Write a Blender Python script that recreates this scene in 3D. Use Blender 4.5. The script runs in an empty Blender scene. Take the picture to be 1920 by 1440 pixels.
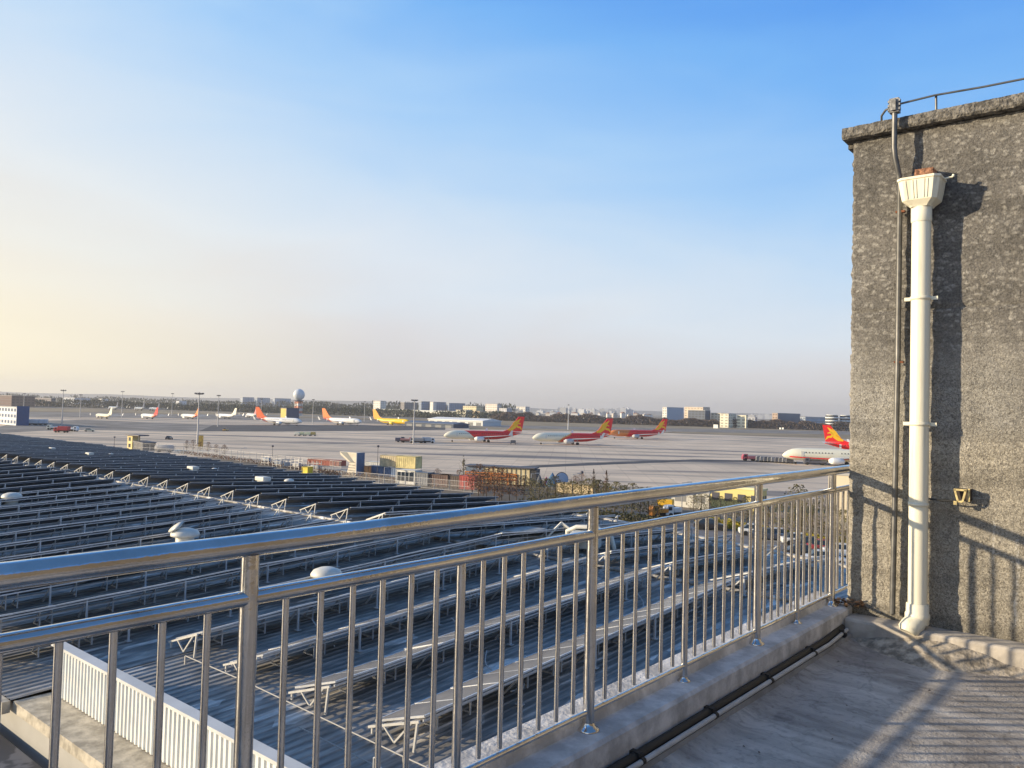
import bpy, bmesh, math, random
from mathutils import Vector, Matrix, noise
random.seed(7)
R = math.radians
# ---------------------------------------------------------------- camera
F = 1492.0; H = 15.6
CAM = Vector((0, 0, H))
_az, _pt, _ro = R(40), math.atan(47/1492), math.atan(.0264)
fw0 = Vector((-math.sin(_az), math.cos(_az), 0)); rt0 = Vector((math.cos(_az), math.sin(_az), 0)); up0 = Vector((0, 0, 1))
FW = fw0*math.cos(_pt)+up0*math.sin(_pt); _u = up0*math.cos(_pt)-fw0*math.sin(_pt)
RT = rt0*math.cos(_ro)+_u*math.sin(_ro); UP = _u*math.cos(_ro)-rt0*math.sin(_ro)
sc = bpy.context.scene
cd = bpy.data.cameras.new('camera'); cam = bpy.data.objects.new('camera', cd)
sc.collection.objects.link(cam)
m = Matrix((RT, UP, -FW)).transposed().to_4x4(); m.translation = CAM
cam.matrix_world = m
cd.sensor_width = 36; cd.lens = 36*F/1920; cd.clip_start = .05; cd.clip_end = 30000
sc.camera = cam
# ---------------------------------------------------------------- light
SUN_EL = 13.3; SUN_ROT = 227.4                 # degrees; azimuth clockwise from +Y
sc.view_settings.view_transform = 'Standard'; sc.view_settings.look = 'None'
sc.view_settings.exposure = 0.55; sc.view_settings.gamma = 1.0
w = bpy.data.worlds.new("World"); sc.world = w; w.use_nodes = True
nt = w.node_tree; N = nt.nodes; L = nt.links; N.clear()
sky = N.new('ShaderNodeTexSky'); sky.sky_type = 'NISHITA'; sky.sun_disc = False
sky.sun_elevation = R(SUN_EL); sky.sun_rotation = R(SUN_ROT)
sky.air_density = 1.0; sky.dust_density = 1.5; sky.ozone_density = 2.0; sky.altitude = 0
bg = N.new('ShaderNodeBackground'); bg.inputs[1].default_value = 0.12
ow = N.new('ShaderNodeOutputWorld')
def M_(op, a, b=None, c=None, clamp=False):
    x = N.new('ShaderNodeMath'); x.operation = op; x.use_clamp = clamp
    for i, v in enumerate((a, b, c)):
        if v is None: continue
        if hasattr(v, 'node'): L.new(v, x.inputs[i])
        else: x.inputs[i].default_value = v
    return x.outputs[0]
wt = N.new('ShaderNodeTexCoord'); ws = N.new('ShaderNodeSeparateXYZ'); L.new(wt.outputs['Generated'], ws.inputs[0])
sz = M_('MAXIMUM', ws.outputs[2], 0.0)
sd = M_('ADD', M_('MULTIPLY', ws.outputs[0], math.sin(R(SUN_ROT))), M_('MULTIPLY', ws.outputs[1], math.cos(R(SUN_ROT))))   # towards the sun's azimuth
wn = N.new('ShaderNodeTexNoise'); wn.inputs['Scale'].default_value = 2.2; wn.inputs['Detail'].default_value = 5; wn.inputs['Distortion'].default_value = .6
wm = N.new('ShaderNodeMapping'); wm.inputs['Scale'].default_value = (1, 1, 4.5); L.new(wt.outputs['Generated'], wm.inputs[0]); L.new(wm.outputs[0], wn.inputs['Vector'])
thin = M_('MULTIPLY', M_('SUBTRACT', wn.outputs[0], .5), .17)                       # thin high haze veils
se = M_('SUBTRACT', sz, M_('MULTIPLY', M_('MULTIPLY', sd, .25), M_('MULTIPLY', sz, 4.0, clamp=True)))
se = M_('ADD', se, thin)
cr = N.new('ShaderNodeValToRGB'); el = cr.color_ramp.elements
SKY = [(0,(.66,.635,.63)),(.06,(.72,.71,.735)),(.14,(.72,.79,.87)),(.24,(.56,.72,.90)),(.34,(.37,.61,.92)),(.46,(.175,.45,.90)),(.60,(.065,.29,.84)),(.75,(.06,.165,.38))]
SKY = [(p_, tuple(v_*.735 for v_ in c_)) for p_, c_ in SKY]
while len(el) < len(SKY): el.new(.5)
for q, (p, c) in zip(el, SKY): q.position = p; q.color = (*c, 1)
L.new(se, cr.inputs[0])
wf = M_('MULTIPLY', M_('MULTIPLY', M_('SUBTRACT', sd, .12), 2.0, clamp=True), M_('POWER', M_('SUBTRACT', 1.0, M_('MULTIPLY', sz, 2.6), clamp=True), 1.8))
wmx = N.new('ShaderNodeMix'); wmx.data_type = 'RGBA'; wmx.inputs[7].default_value = (.92,.80,.49,1); L.new(wf, wmx.inputs[0]); L.new(cr.outputs[0], wmx.inputs[6])
sc_ = N.new('ShaderNodeVectorMath'); sc_.operation = 'SCALE'; sc_.inputs['Scale'].default_value = 1/.12; L.new(wmx.outputs[2], sc_.inputs[0])
fm_ = N.new('ShaderNodeMix'); fm_.data_type = 'RGBA'; fm_.inputs[0].default_value = .93; L.new(sky.outputs[0], fm_.inputs[6]); L.new(sc_.outputs[0], fm_.inputs[7])
L.new(fm_.outputs[2], bg.inputs[0]); L.new(bg.outputs[0], ow.inputs[0])
sl = bpy.data.lights.new('sun', 'SUN'); sl.energy = 5.0; sl.angle = R(1.0); sl.color = (1, .82, .56)
so = bpy.data.objects.new('sun', sl); sc.collection.objects.link(so)
_a = R(SUN_ROT); _e = R(SUN_EL)
TOSUN = Vector((math.sin(_a)*math.cos(_e), math.cos(_a)*math.cos(_e), math.sin(_e)))
so.rotation_euler = TOSUN.to_track_quat('Z', 'Y').to_euler(); so.location = (-20, -20, 40)
sc.cycles.max_bounces = 6; sc.cycles.volume_bounces = 0
sc.cycles.use_denoising = True
# ---------------------------------------------------------------- measuring helpers (design rays -> places on real planes)
def ray(x, y): return FW + RT*((x-960)/F) - UP*((y-720)/F)
def G(x, y, z=0.0):
    r = ray(x, y); return CAM + r*((z-H)/r.z)
def hz(x): return 767+.0264*(x-960)
def at(x, d, z=0.0):
    """ground place at picture column x (taken on the horizon), d metres ahead"""
    p = CAM + ray(x, hz(x))*d; p.z = z; return p
def zat(x, y, d): return H + (hz(x)-y)/F*d
# ---------------------------------------------------------------- materials
_M = {}
def mat(name, col, rough=.7, metal=0.0, var=0.0, vs=1.0, bump=0.0, bs=8.0, col2=None, thr=(.4, .62), rnd=0.0, spec=.5, emit=None, detail=5, stretch=None):
    if name in _M: return _M[name]
    mt = bpy.data.materials.new(name); mt.use_nodes = True; t = mt.node_tree; n = t.nodes; l = t.links
    b = n['Principled BSDF']
    b.inputs['Roughness'].default_value = rough; b.inputs['Metallic'].default_value = metal
    b.inputs['Specular IOR Level'].default_value = spec
    c4 = (*col, 1)
    tc = n.new('ShaderNodeTexCoord'); vec = tc.outputs['Object']
    if stretch:
        mp = n.new('ShaderNodeMapping'); mp.inputs['Scale'].default_value = stretch; l.new(vec, mp.inputs[0]); vec = mp.outputs[0]
    src = None
    if var or col2:
        nz = n.new('ShaderNodeTexNoise'); nz.inputs['Scale'].default_value = vs; nz.inputs['Detail'].default_value = detail
        nz.inputs['Roughness'].default_value = .62
        l.new(vec, nz.inputs['Vector'])
        cr = n.new('ShaderNodeValToRGB'); e = cr.color_ramp.elements
        e[0].position, e[1].position = thr
        c2 = col2 or tuple(min(1, c*(1+var)) for c in col); c1 = col if col2 else tuple(c*(1-var) for c in col)
        e[0].color = (*c1, 1); e[1].color = (*c2, 1)
        l.new(nz.outputs[0], cr.inputs[0]); src = cr.outputs[0]
    if rnd:
        oi = n.new('ShaderNodeObjectInfo'); hs = n.new('ShaderNodeHueSaturation'); mr = n.new('ShaderNodeMapRange')
        mr.inputs['To Min'].default_value = 1-rnd; mr.inputs['To Max'].default_value = 1+rnd
        l.new(oi.outputs['Random'], mr.inputs[0]); l.new(mr.outputs[0], hs.inputs['Value'])
        if src: l.new(src, hs.inputs['Color'])
        else: hs.inputs['Color'].default_value = c4
        src = hs.outputs[0]
    if src: l.new(src, b.inputs['Base Color'])
    else: b.inputs['Base Color'].default_value = c4
    if bump:
        nb = n.new('ShaderNodeTexNoise'); nb.inputs['Scale'].default_value = bs; nb.inputs['Detail'].default_value = 6
        l.new(vec, nb.inputs['Vector'])
        bp = n.new('ShaderNodeBump'); bp.inputs['Strength'].default_value = 1; bp.inputs['Distance'].default_value = bump
        l.new(nb.outputs[0], bp.inputs['Height']); l.new(bp.outputs[0], b.inputs['Normal'])
    _M[name] = mt; return mt
def nodes_of(mt): return mt.node_tree.nodes, mt.node_tree.links
# ---------------------------------------------------------------- mesh helpers
class MB:
    def __init__(s): s.v = []; s.f = []; s.mi = []; s.sm = []; s.k = 0
    def add(s, vs, fs, smooth=False):
        o = len(s.v); s.v += [tuple(v) for v in vs]
        for f in fs: s.f.append(tuple(i+o for i in f)); s.mi.append(s.k); s.sm.append(smooth)
        return s
    def box(s, x0, x1, y0, y1, z0, z1):
        return s.add([(x0,y0,z0),(x1,y0,z0),(x1,y1,z0),(x0,y1,z0),(x0,y0,z1),(x1,y0,z1),(x1,y1,z1),(x0,y1,z1)],
                     [(0,3,2,1),(4,5,6,7),(0,1,5,4),(1,2,6,5),(2,3,7,6),(3,0,4,7)])
    def cbox(s, c, d): return s.box(c[0]-d[0]/2, c[0]+d[0]/2, c[1]-d[1]/2, c[1]+d[1]/2, c[2]-d[2]/2, c[2]+d[2]/2)
    def prism(s, poly, a0, a1, axis='y'):
        """extrude a closed 2D outline; axis y: poly=(x,z); axis x: poly=(y,z); axis z: poly=(x,y)"""
        n = len(poly)
        def P(p, a): return (p[0], a, p[1]) if axis == 'y' else (a, p[0], p[1]) if axis == 'x' else (p[0], p[1], a)
        vs = [P(p, a0) for p in poly]+[P(p, a1) for p in poly]
        fs = [(i, (i+1) % n, n+(i+1) % n, n+i) for i in range(n)]+[tuple(range(n))[::-1], tuple(range(n, 2*n))]
        return s.add(vs, fs)
    def tube(s, pts, r, seg=10, smooth=True, r2=None, cap=True):
        pts = [Vector(p) for p in pts]; rs = r if isinstance(r, (list, tuple)) else [r]*len(pts)
        if r2 is not None and len(pts) > 1: rs = [r+(r2-r)*i/(len(pts)-1) for i in range(len(pts))]
        vs = []; prev = None
        for i, p in enumerate(pts):
            d = (pts[min(i+1, len(pts)-1)]-pts[max(i-1, 0)]).normalized()
            if prev is None: u = d.orthogonal().normalized()
            else:
                u = (prev-d*prev.dot(d)); u = u.normalized() if u.length > 1e-6 else d.orthogonal().normalized()
            prev = u; v = d.cross(u)
            for k in range(seg):
                a = 2*math.pi*k/seg; vs.append(p+(u*math.cos(a)+v*math.sin(a))*rs[i])
        fs = []
        for i in range(len(pts)-1):
            for k in range(seg):
                k2 = (k+1) % seg; fs.append((i*seg+k, i*seg+k2, (i+1)*seg+k2, (i+1)*seg+k))
        s.add(vs, fs, smooth)
        if cap:
            o = len(pts)-1
            s.add(vs[:seg], [tuple(range(seg))[::-1]]); s.add(vs[o*seg:], [tuple(range(seg))])
        return s
    def bar(s, a, b, w, h=None):
        """square bar a-b"""
        a = Vector(a); b = Vector(b); h = h or w; d = (b-a).normalized()
        u = Vector((0, 0, 1)) if abs(d.z) < .95 else Vector((0, 1, 0))
        x = d.cross(u).normalized(); y = x.cross(d)
        vs = []
        for p in (a, b):
            for q in ((-1,-1),(1,-1),(1,1),(-1,1)): vs.append(p+x*q[0]*w/2+y*q[1]*h/2)
        return s.add(vs, [(0,3,2,1),(4,5,6,7),(0,1,5,4),(1,2,6,5),(2,3,7,6),(3,0,4,7)])
    def lathe(s, prof, seg=20, c=(0, 0, 0), smooth=True):
        vs = []
        for r, z in prof:
            for k in range(seg):
                a = 2*math.pi*k/seg; vs.append((c[0]+r*math.cos(a), c[1]+r*math.sin(a), c[2]+z))
        fs = [(i*seg+k, i*seg+(k+1) % seg, (i+1)*seg+(k+1) % seg, (i+1)*seg+k) for i in range(len(prof)-1) for k in range(seg)]
        s.add(vs, fs, smooth)
        return s
    def loft(s, rings, smooth=True, cap=True):
        n = len(rings[0]); vs = [p for r in rings for p in r]
        fs = [(i*n+k, i*n+(k+1) % n, (i+1)*n+(k+1) % n, (i+1)*n+k) for i in range(len(rings)-1) for k in range(n)]
        s.add(vs, fs, smooth)
        if cap: s.add(rings[0], [tuple(range(n))[::-1]]); s.add(rings[-1], [tuple(range(n))])
        return s
    def mesh(s, name, mats):
        me = bpy.data.meshes.new(name); me.from_pydata(s.v, [], s.f)
        if not isinstance(mats, (list, tuple)): mats = [mats]
        for m_ in mats: me.materials.append(m_)
        me.polygons.foreach_set('material_index', s.mi); me.polygons.foreach_set('use_smooth', s.sm)
        me.update()
        bm = bmesh.new(); bm.from_mesh(me); bmesh.ops.recalc_face_normals(bm, faces=bm.faces); bm.to_mesh(me); bm.free()
        return me
    def build(s, name, mats, parent=None, loc=None, bevel=0):
        o = bpy.data.objects.new(name, s.mesh(name, mats)); sc.collection.objects.link(o)
        if parent: o.parent = parent
        if loc is not None: o.location = loc
        if bevel:
            b = o.modifiers.new('bevel', 'BEVEL'); b.width = bevel; b.segments = 2; b.limit_method = 'ANGLE'; b.angle_limit = R(40)
        return o
def tag(o, label=None, cat=None, group=None, kind=None):
    if label: o['label'] = label
    if cat: o['category'] = cat
    if group: o['group'] = group
    if kind: o['kind'] = kind
    return o
def thing(name, label, cat, loc=(0, 0, 0), rz=0, group=None, s=1.0):
    o = bpy.data.objects.new(name, None); sc.collection.objects.link(o)
    o.location = loc; o.rotation_euler = (0, 0, rz); o.scale = (s, s, s); o.empty_display_size = .2
    return tag(o, label, cat, group)
KIDS = {}
def copy_tree(o, parent=None, **kw):
    c = o.copy(); sc.collection.objects.link(c)
    if parent: c.parent = parent
    for ch in list(o.children): copy_tree(ch, c)
    return c
def place(c, loc, rz=0, label=None, s=None):
    c.location = loc; c.rotation_euler = (0, 0, rz)
    if s is not None: c.scale = (s, s, s)
    if label: c['label'] = label
    return c
ORD = ['first','second','third','fourth','fifth','sixth','seventh','eighth','ninth','tenth','eleventh','twelfth','thirteenth','fourteenth','fifteenth','sixteenth','seventeenth','eighteenth','nineteenth']
TENS = {2:('twenty','twentieth'),3:('thirty','thirtieth'),4:('forty','fortieth'),5:('fifty','fiftieth')}
def ordinal(n):
    if n <= 19: return ORD[n-1]
    t, u = divmod(n, 10); return TENS[t][1] if u == 0 else TENS[t][0]+'-'+ORD[u-1]
# ================================================================ GROUND
m_ground = mat('dry_ground', (.17,.14,.105), .95, var=.35, vs=.02, detail=8)
MB().add([(-9000,-3000,0),(9000,-3000,0),(9000,12000,0),(-9000,12000,0)], [(0,1,2,3)]).build('ground', m_ground)['kind'] = 'structure'
def sheet(name, pts, z, m_):
    o = MB().add([(p[0], p[1], z) for p in pts], [tuple(range(len(pts)))]).build(name, m_); o['kind'] = 'structure'; return o
# concrete apron: slab panels, tyre-dark streaks along the taxi direction
m_ap = bpy.data.materials.new('apron_concrete'); m_ap.use_nodes = True; n, l = nodes_of(m_ap)
b = n['Principled BSDF']; b.inputs['Roughness'].default_value = .75
tc = n.new('ShaderNodeTexCoord'); rot = n.new('ShaderNodeMapping'); rot.inputs['Rotation'].default_value = (0, 0, R(-36))
l.new(tc.outputs['Object'], rot.inputs[0])
st = n.new('ShaderNodeMapping'); st.inputs['Scale'].default_value = (.006, .055, 1); l.new(rot.outputs[0], st.inputs[0])
n1 = n.new('ShaderNodeTexNoise'); n1.inputs['Scale'].default_value = 1; n1.inputs['Detail'].default_value = 7; n1.inputs['Distortion'].default_value = 1.2; l.new(st.outputs[0], n1.inputs['Vector'])
c1 = n.new('ShaderNodeValToRGB'); e = c1.color_ramp.elements
e[0].position = .34; e[0].color = (.17,.15,.14,1); e[1].position = .50; e[1].color = (.70,.55,.39,1)
l.new(n1.outputs[0], c1.inputs[0])
n2 = n.new('ShaderNodeTexNoise'); n2.inputs['Scale'].default_value = .03; n2.inputs['Detail'].default_value = 8; l.new(rot.outputs[0], n2.inputs['Vector'])
mr = n.new('ShaderNodeMapRange'); mr.inputs[1].default_value = .3; mr.inputs[2].default_value = .7; mr.inputs[3].default_value = .8; mr.inputs[4].default_value = 1.15; l.new(n2.outputs[0], mr.inputs[0])
bk = n.new('ShaderNodeTexBrick'); bk.offset = 0; bk.inputs['Scale'].default_value = 1; bk.inputs['Brick Width'].default_value = 5; bk.inputs['Row Height'].default_value = 5; bk.inputs['Mortar Size'].default_value = .07
bk.inputs['Color1'].default_value = (.93,.93,.93,1); bk.inputs['Color2'].default_value = (1.05,1.05,1.05,1); bk.inputs['Mortar'].default_value = (.72,.70,.68,1); l.new(rot.outputs[0], bk.inputs[0])
mx = n.new('ShaderNodeMix'); mx.data_type = 'RGBA'; mx.blend_type = 'MULTIPLY'; mx.inputs[0].default_value = 1; l.new(c1.outputs[0], mx.inputs[6]); l.new(bk.outputs[0], mx.inputs[7])
mx2 = n.new('ShaderNodeVectorMath'); mx2.operation = 'SCALE'; l.new(mx.outputs[2], mx2.inputs[0]); l.new(mr.outputs[0], mx2.inputs['Scale']); l.new(mx2.outputs[0], b.inputs['Base Color'])
ap = [G(-420,830), G(100,838), G(430,862), G(640,888), G(1000,908), G(1250,932), G(1480,965), G(2300,980),
      G(2300,842), G(1600,824), G(1250,812), G(960,806), G(800,798), G(400,783), G(0,772), G(-420,764)]
sheet('apron', ap, .02, m_ap)
m_asph = mat('asphalt', (.055,.055,.06), .85, var=.3, vs=.08)
m_asph2 = mat('worn_asphalt', (.20,.18,.16), .85, var=.3, vs=.05)
def strip(name, px, z, m_): return sheet(name, [G(*q) for q in px], z, m_)
strip('taxiway', [(372,809),(520,809),(700,808),(835,806),(835,799),(640,797),(400,797)], .04, m_asph)
strip('taxiway', [(-60,815),(120,806),(372,809),(400,797),(160,787),(40,790)], .035, m_asph2)
strip('service_road', [(935,880),(1100,873),(1300,865),(1470,868),(1640,876),(1640,872.5),(1470,864.5),(1300,861.5),(1100,868),(935,876)], .04, m_asph)
strip('taxiway', [(-200,779),(300,784),(560,790),(830,797),(960,803),(1250,809),(1600,815),(1600,809),(1250,803.5),(960,797.5),(560,784),(200,774),(-200,770)], .045, m_asph2)
m_grass = mat('dry_grass', (.26,.2,.12), .95, var=.3, vs=.02)
strip('grass_verge', [(-200,769),(200,773),(560,782),(960,796),(1250,802),(1640,809),(1640,800),(1250,793),(960,787.5),(560,776),(200,767),(-200,762)], .03, m_grass)
strip('taxiway', [(870,799),(1250,805),(1640,817),(1640,814),(1250,803),(870,797)], .05, m_asph2)
strip('grass_verge', [(880,805.5),(960,805.7),(1250,811.7),(1600,823.5),(1700,826),(1700,806),(1250,797),(880,792)], .028, m_grass)
strip('taxiway', [(250,779),(560,780.5),(860,787),(860,785),(560,778),(250,776.5)], .05, m_asph2)
# landside road and yard beyond the hall on the right
m_road = mat('road_asphalt', (.16,.155,.16), .85, var=.18, vs=.15)
sheet('road', [(-150,46),(-20,52),(40,60),(90,110),(90,40),(10,10),(-4,14),(-4,44),(-60,45)], .02, mat('yard_paving', (.22,.21,.205), .9, var=.2, vs=.3))
A = [G(1215,972), G(1400,993), G(1700,1030), G(1700,1120), G(1380,1055), G(1215,1000)]
sheet('road', A, .04, m_road)
mw = mat('road_paint', (.7,.7,.68), .7, var=.2, vs=3)
k = MB()
for i in range(9):
    a = G(1420+i*18, 1012+i*2.6); a.z = .055
    d = Vector((math.cos(R(18)), math.sin(R(18)), 0)); q = Vector((-d.y, d.x, 0))
    k.add([a-q*.12, a+d*2.4-q*.12, a+d*2.4+q*.12, a+q*.12], [(0,1,2,3)])
for yy, n_ in ((1046, 6), (1064, 6)):
    for i in range(n_):
        a = G(1440+i*22, yy+i*2); a.z = .055; d = Vector((.25, .97, 0)); q = Vector((d.y, -d.x, 0))
        k.add([a-q*.08, a+d*4.5-q*.08, a+d*4.5+q*.08, a+q*.08], [(0,1,2,3)])
o = k.build('road_marking', mw); o['kind'] = 'structure'
# ================================================================ TERRACE BUILDING
m_conc = mat('kerb_concrete', (.58,.565,.55), .85, var=.28, vs=5, bump=.007, bs=45, detail=9)
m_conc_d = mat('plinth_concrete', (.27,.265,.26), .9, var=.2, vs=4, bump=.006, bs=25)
# terrace floor: stained concrete
m_fl = bpy.data.materials.new('terrace_concrete'); m_fl.use_nodes = True; n, l = nodes_of(m_fl); b = n['Principled BSDF']; b.inputs['Roughness'].default_value = .82
tc = n.new('ShaderNodeTexCoord')
def nz(scale, det, dist=0, vec=None, rough=.6):
    x = n.new('ShaderNodeTexNoise'); x.inputs['Scale'].default_value = scale; x.inputs['Detail'].default_value = det; x.inputs['Distortion'].default_value = dist; x.inputs['Roughness'].default_value = rough
    l.new(vec or tc.outputs['Object'], x.inputs['Vector']); return x.outputs[0]
def ramp(src, *st):
    x = n.new('ShaderNodeValToRGB'); el = x.color_ramp.elements
    while len(el) < len(st): el.new(.5)
    for q, (p, c) in zip(el, st): q.position = p; q.color = (*c, 1) if isinstance(c, tuple) else (c, c, c, 1)
    l.new(src, x.inputs[0]); return x.outputs[0]
def mul(a, b_, f=1.0, mode='MULTIPLY'):
    x = n.new('ShaderNodeMix'); x.data_type = 'RGBA'; x.blend_type = mode
    if hasattr(f, 'node'): l.new(f, x.inputs[0])
    else: x.inputs[0].default_value = f
    l.new(a, x.inputs[6]); l.new(b_, x.inputs[7]); return x.outputs[2]
def bumpn(h, dist):
    x = n.new('ShaderNodeBump'); x.inputs['Distance'].default_value = dist; x.inputs['Strength'].default_value = 1; l.new(h, x.inputs['Height']); return x.outputs[0]
base = ramp(nz(1.3, 9, .8), (.33, (.27,.245,.225)), (.50, (.42,.39,.36)), (.68, (.62,.585,.54)))
sp = ramp(nz(28, 4), (.3, .72), (.45, 1.0)); base = mul(base, sp)
sp2 = ramp(nz(6, 8, 2), (.36, .62), (.47, 1.0)); base = mul(base, sp2, .7)
cw = n.new('ShaderNodeVectorMath'); cw.operation = 'MULTIPLY_ADD'; cn = n.new('ShaderNodeTexNoise'); cn.inputs['Scale'].default_value = 2.5; cn.inputs['Detail'].default_value = 8; l.new(tc.outputs['Object'], cn.inputs['Vector'])
l.new(cn.outputs['Color'], cw.inputs[0]); cw.inputs[1].default_value = (.45,.45,.45); l.new(tc.outputs['Object'], cw.inputs[2])
cv = n.new('ShaderNodeTexVoronoi'); cv.feature = 'DISTANCE_TO_EDGE'; cv.inputs['Scale'].default_value = .75; l.new(cw.outputs[0], cv.inputs['Vector'])
base = mul(base, ramp(cv.outputs['Distance'], (.0015, .6), (.006, 1.0)), .55)
stk = n.new('ShaderNodeMapping'); stk.inputs['Scale'].default_value = (1.2, 5.5, 1); stk.inputs['Rotation'].default_value = (0,0,R(38)); l.new(tc.outputs['Object'], stk.inputs[0])
base = mul(base, ramp(nz(1, 8, 1.2, stk.outputs[0]), (.36, .72), (.52, 1.0), (.68, 1.25)), .9)
l.new(base, b.inputs['Base Color']); l.new(bumpn(nz(60, 10, .4), .012), b.inputs['Normal'])
tb = thing('terrace_building', 'concrete roof terrace the photo is taken from, kerb and stained floor', 'building')
fl = MB(); nx, ny = 60, 80
for i in range(nx+1):
    for j in range(ny+1):
        x = -1.76+i*6.0/nx; y = -3.5+j*9.56/ny
        z = 14.045+.010*noise.noise((x*.9, y*.9, 0))+.03*max(0, 1-abs(x+1.76)/.12)**2
        fl.v.append((x, y, z))
for i in range(nx):
    for j in range(ny): a = i*(ny+1)+j; fl.f.append((a, a+ny+1, a+ny+2, a+1)); fl.mi.append(0); fl.sm.append(True)
fl.build('floor', m_fl, tb)
k = MB(); k.prism([(-2.08,13.9),(-1.81,13.9),(-1.81,14.235),(-1.825,14.25),(-1.945,14.25),(-1.957,14.307),(-2.065,14.31),(-2.08,14.295)], -3.5, 6.046)
k.build('kerb', m_conc, tb)
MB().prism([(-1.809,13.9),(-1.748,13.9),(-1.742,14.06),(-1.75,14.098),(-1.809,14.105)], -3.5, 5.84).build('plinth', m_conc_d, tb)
MB().box(-1.808, 4.3, 5.842, 6.047, 13.9, 14.2).build('wall_kerb', mat('wall_kerb_concrete', (.42,.385,.34), .88, var=.2, vs=5, bump=.006, bs=22), tb, bevel=.02)
# mortar fillet in the corner, lumpy
k = MB(); NX = 70
for i in range(NX+1):
    x = -1.745+i*3.0/NX
    wd = .10+.26*math.exp(-((x+1.25)/.33)**2); ht = .03+.10*math.exp(-((x+1.2)/.38)**2)
    for j in range(9):
        t = j/8; y = 5.846-wd*t; z = 14.032+ht*(1-t)**1.4+.018*noise.noise((x*9, y*9, 3))*(1-t)+.004*(1 - t)
        k.v.append((x, y, z))
for i in range(NX):
    for j in range(8): a = i*9+j; k.f.append((a, a+1, a+10, a+9)); k.mi.append(0); k.sm.append(True)
k.build('mortar_fillet', mat('mortar', (.33,.29,.235), .95, var=.45, vs=14, bump=.012, bs=35), tb)
m_ren = mat('outer_render', (.33,.31,.28), .9, var=.15, vs=.7)
k = MB(); k.box(-2.03, 7, -3.45, 12.0, 0, 13.899); k.build('wall', m_ren, tb)
MB().box(-1.77, 4.3, -3.5, 6.04, 13.9, 13.99).build('slab', m_conc_d, tb)
# ---- stair tower with roughcast wall
m_wall = bpy.data.materials.new('roughcast'); m_wall.use_nodes = True; n, l = nodes_of(m_wall); b = n['Principled BSDF']; b.inputs['Roughness'].default_value = .93
tc = n.new('ShaderNodeTexCoord')
vo = n.new('ShaderNodeTexVoronoi'); vo.inputs['Scale'].default_value = 19; vo.inputs['Randomness'].default_value = 1
dm = n.new('ShaderNodeMapping'); dm.inputs['Scale'].default_value = (1, 1, 1.5); l.new(tc.outputs['Object'], dm.inputs[0])
wn = n.new('ShaderNodeTexNoise'); wn.inputs['Scale'].default_value = 14; wn.inputs['Detail'].default_value = 4; l.new(tc.outputs['Object'], wn.inputs['Vector'])
va = n.new('ShaderNodeVectorMath'); va.operation = 'MULTIPLY_ADD'; l.new(wn.outputs['Color'], va.inputs[0]); va.inputs[1].default_value = (.09,.09,.09); l.new(dm.outputs[0], va.inputs[2])
l.new(va.outputs[0], vo.inputs['Vector'])
blob = ramp(vo.outputs['Distance'], (.20, (.27,.26,.24)), (.46, (.145,.138,.128)))
blob = mul(blob, ramp(nz(75, 6, .5), (.35, .55), (.6, 1.15)))
grain = ramp(nz(60, 8, 1.6), (.36, (.10,.095,.088)), (.62, (.32,.31,.285)))
big = nz(1.1, 6, .5)
sep = n.new('ShaderNodeSeparateXYZ'); l.new(tc.outputs['Object'], sep.inputs[0])
def hband(z0, z1):
    x = n.new('ShaderNodeMapRange'); x.inputs[1].default_value = z0; x.inputs[2].default_value = z1; l.new(sep.outputs['Z'], x.inputs[0]); return x
mz = n.new('ShaderNodeMath'); mz.operation = 'MULTIPLY_ADD'; l.new(big, mz.inputs[0]); mz.inputs[1].default_value = .9; l.new(sep.outputs['Z'], mz.inputs[2])
up_ = n.new('ShaderNodeMapRange'); up_.inputs[1].default_value = 16.25; up_.inputs[2].default_value = 16.75; l.new(mz.outputs[0], up_.inputs[0])
colr = mul(grain, blob, up_.outputs[0], 'MIX')
colr = mul(colr, ramp(nz(.9, 7, 1), (.35, .74), (.6, 1.12)), 1.0)
low = n.new('ShaderNodeMapRange'); low.inputs[1].default_value = 15.75; low.inputs[2].default_value = 16.05; l.new(mz.outputs[0], low.inputs[0])
lc = ramp(low.outputs[0], (0, (1.6,1.53,1.40)), (1, (1.28,1.27,1.26))); colr = mul(colr, lc)
wst = n.new('ShaderNodeMapping'); wst.inputs['Scale'].default_value = (9, 9, .5); l.new(tc.outputs['Object'], wst.inputs[0])
colr = mul(colr, ramp(nz(1, 6, 0, wst.outputs[0]), (.3, .68), (.5, 1.0)), .7)
wsb = n.new('ShaderNodeMapping'); wsb.inputs['Scale'].default_value = (.25, .25, 5.5); l.new(tc.outputs['Object'], wsb.inputs[0])
colr = mul(colr, ramp(nz(1, 5, .3, wsb.outputs[0]), (.36, .70), (.5, 1.08)), .8)
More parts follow.
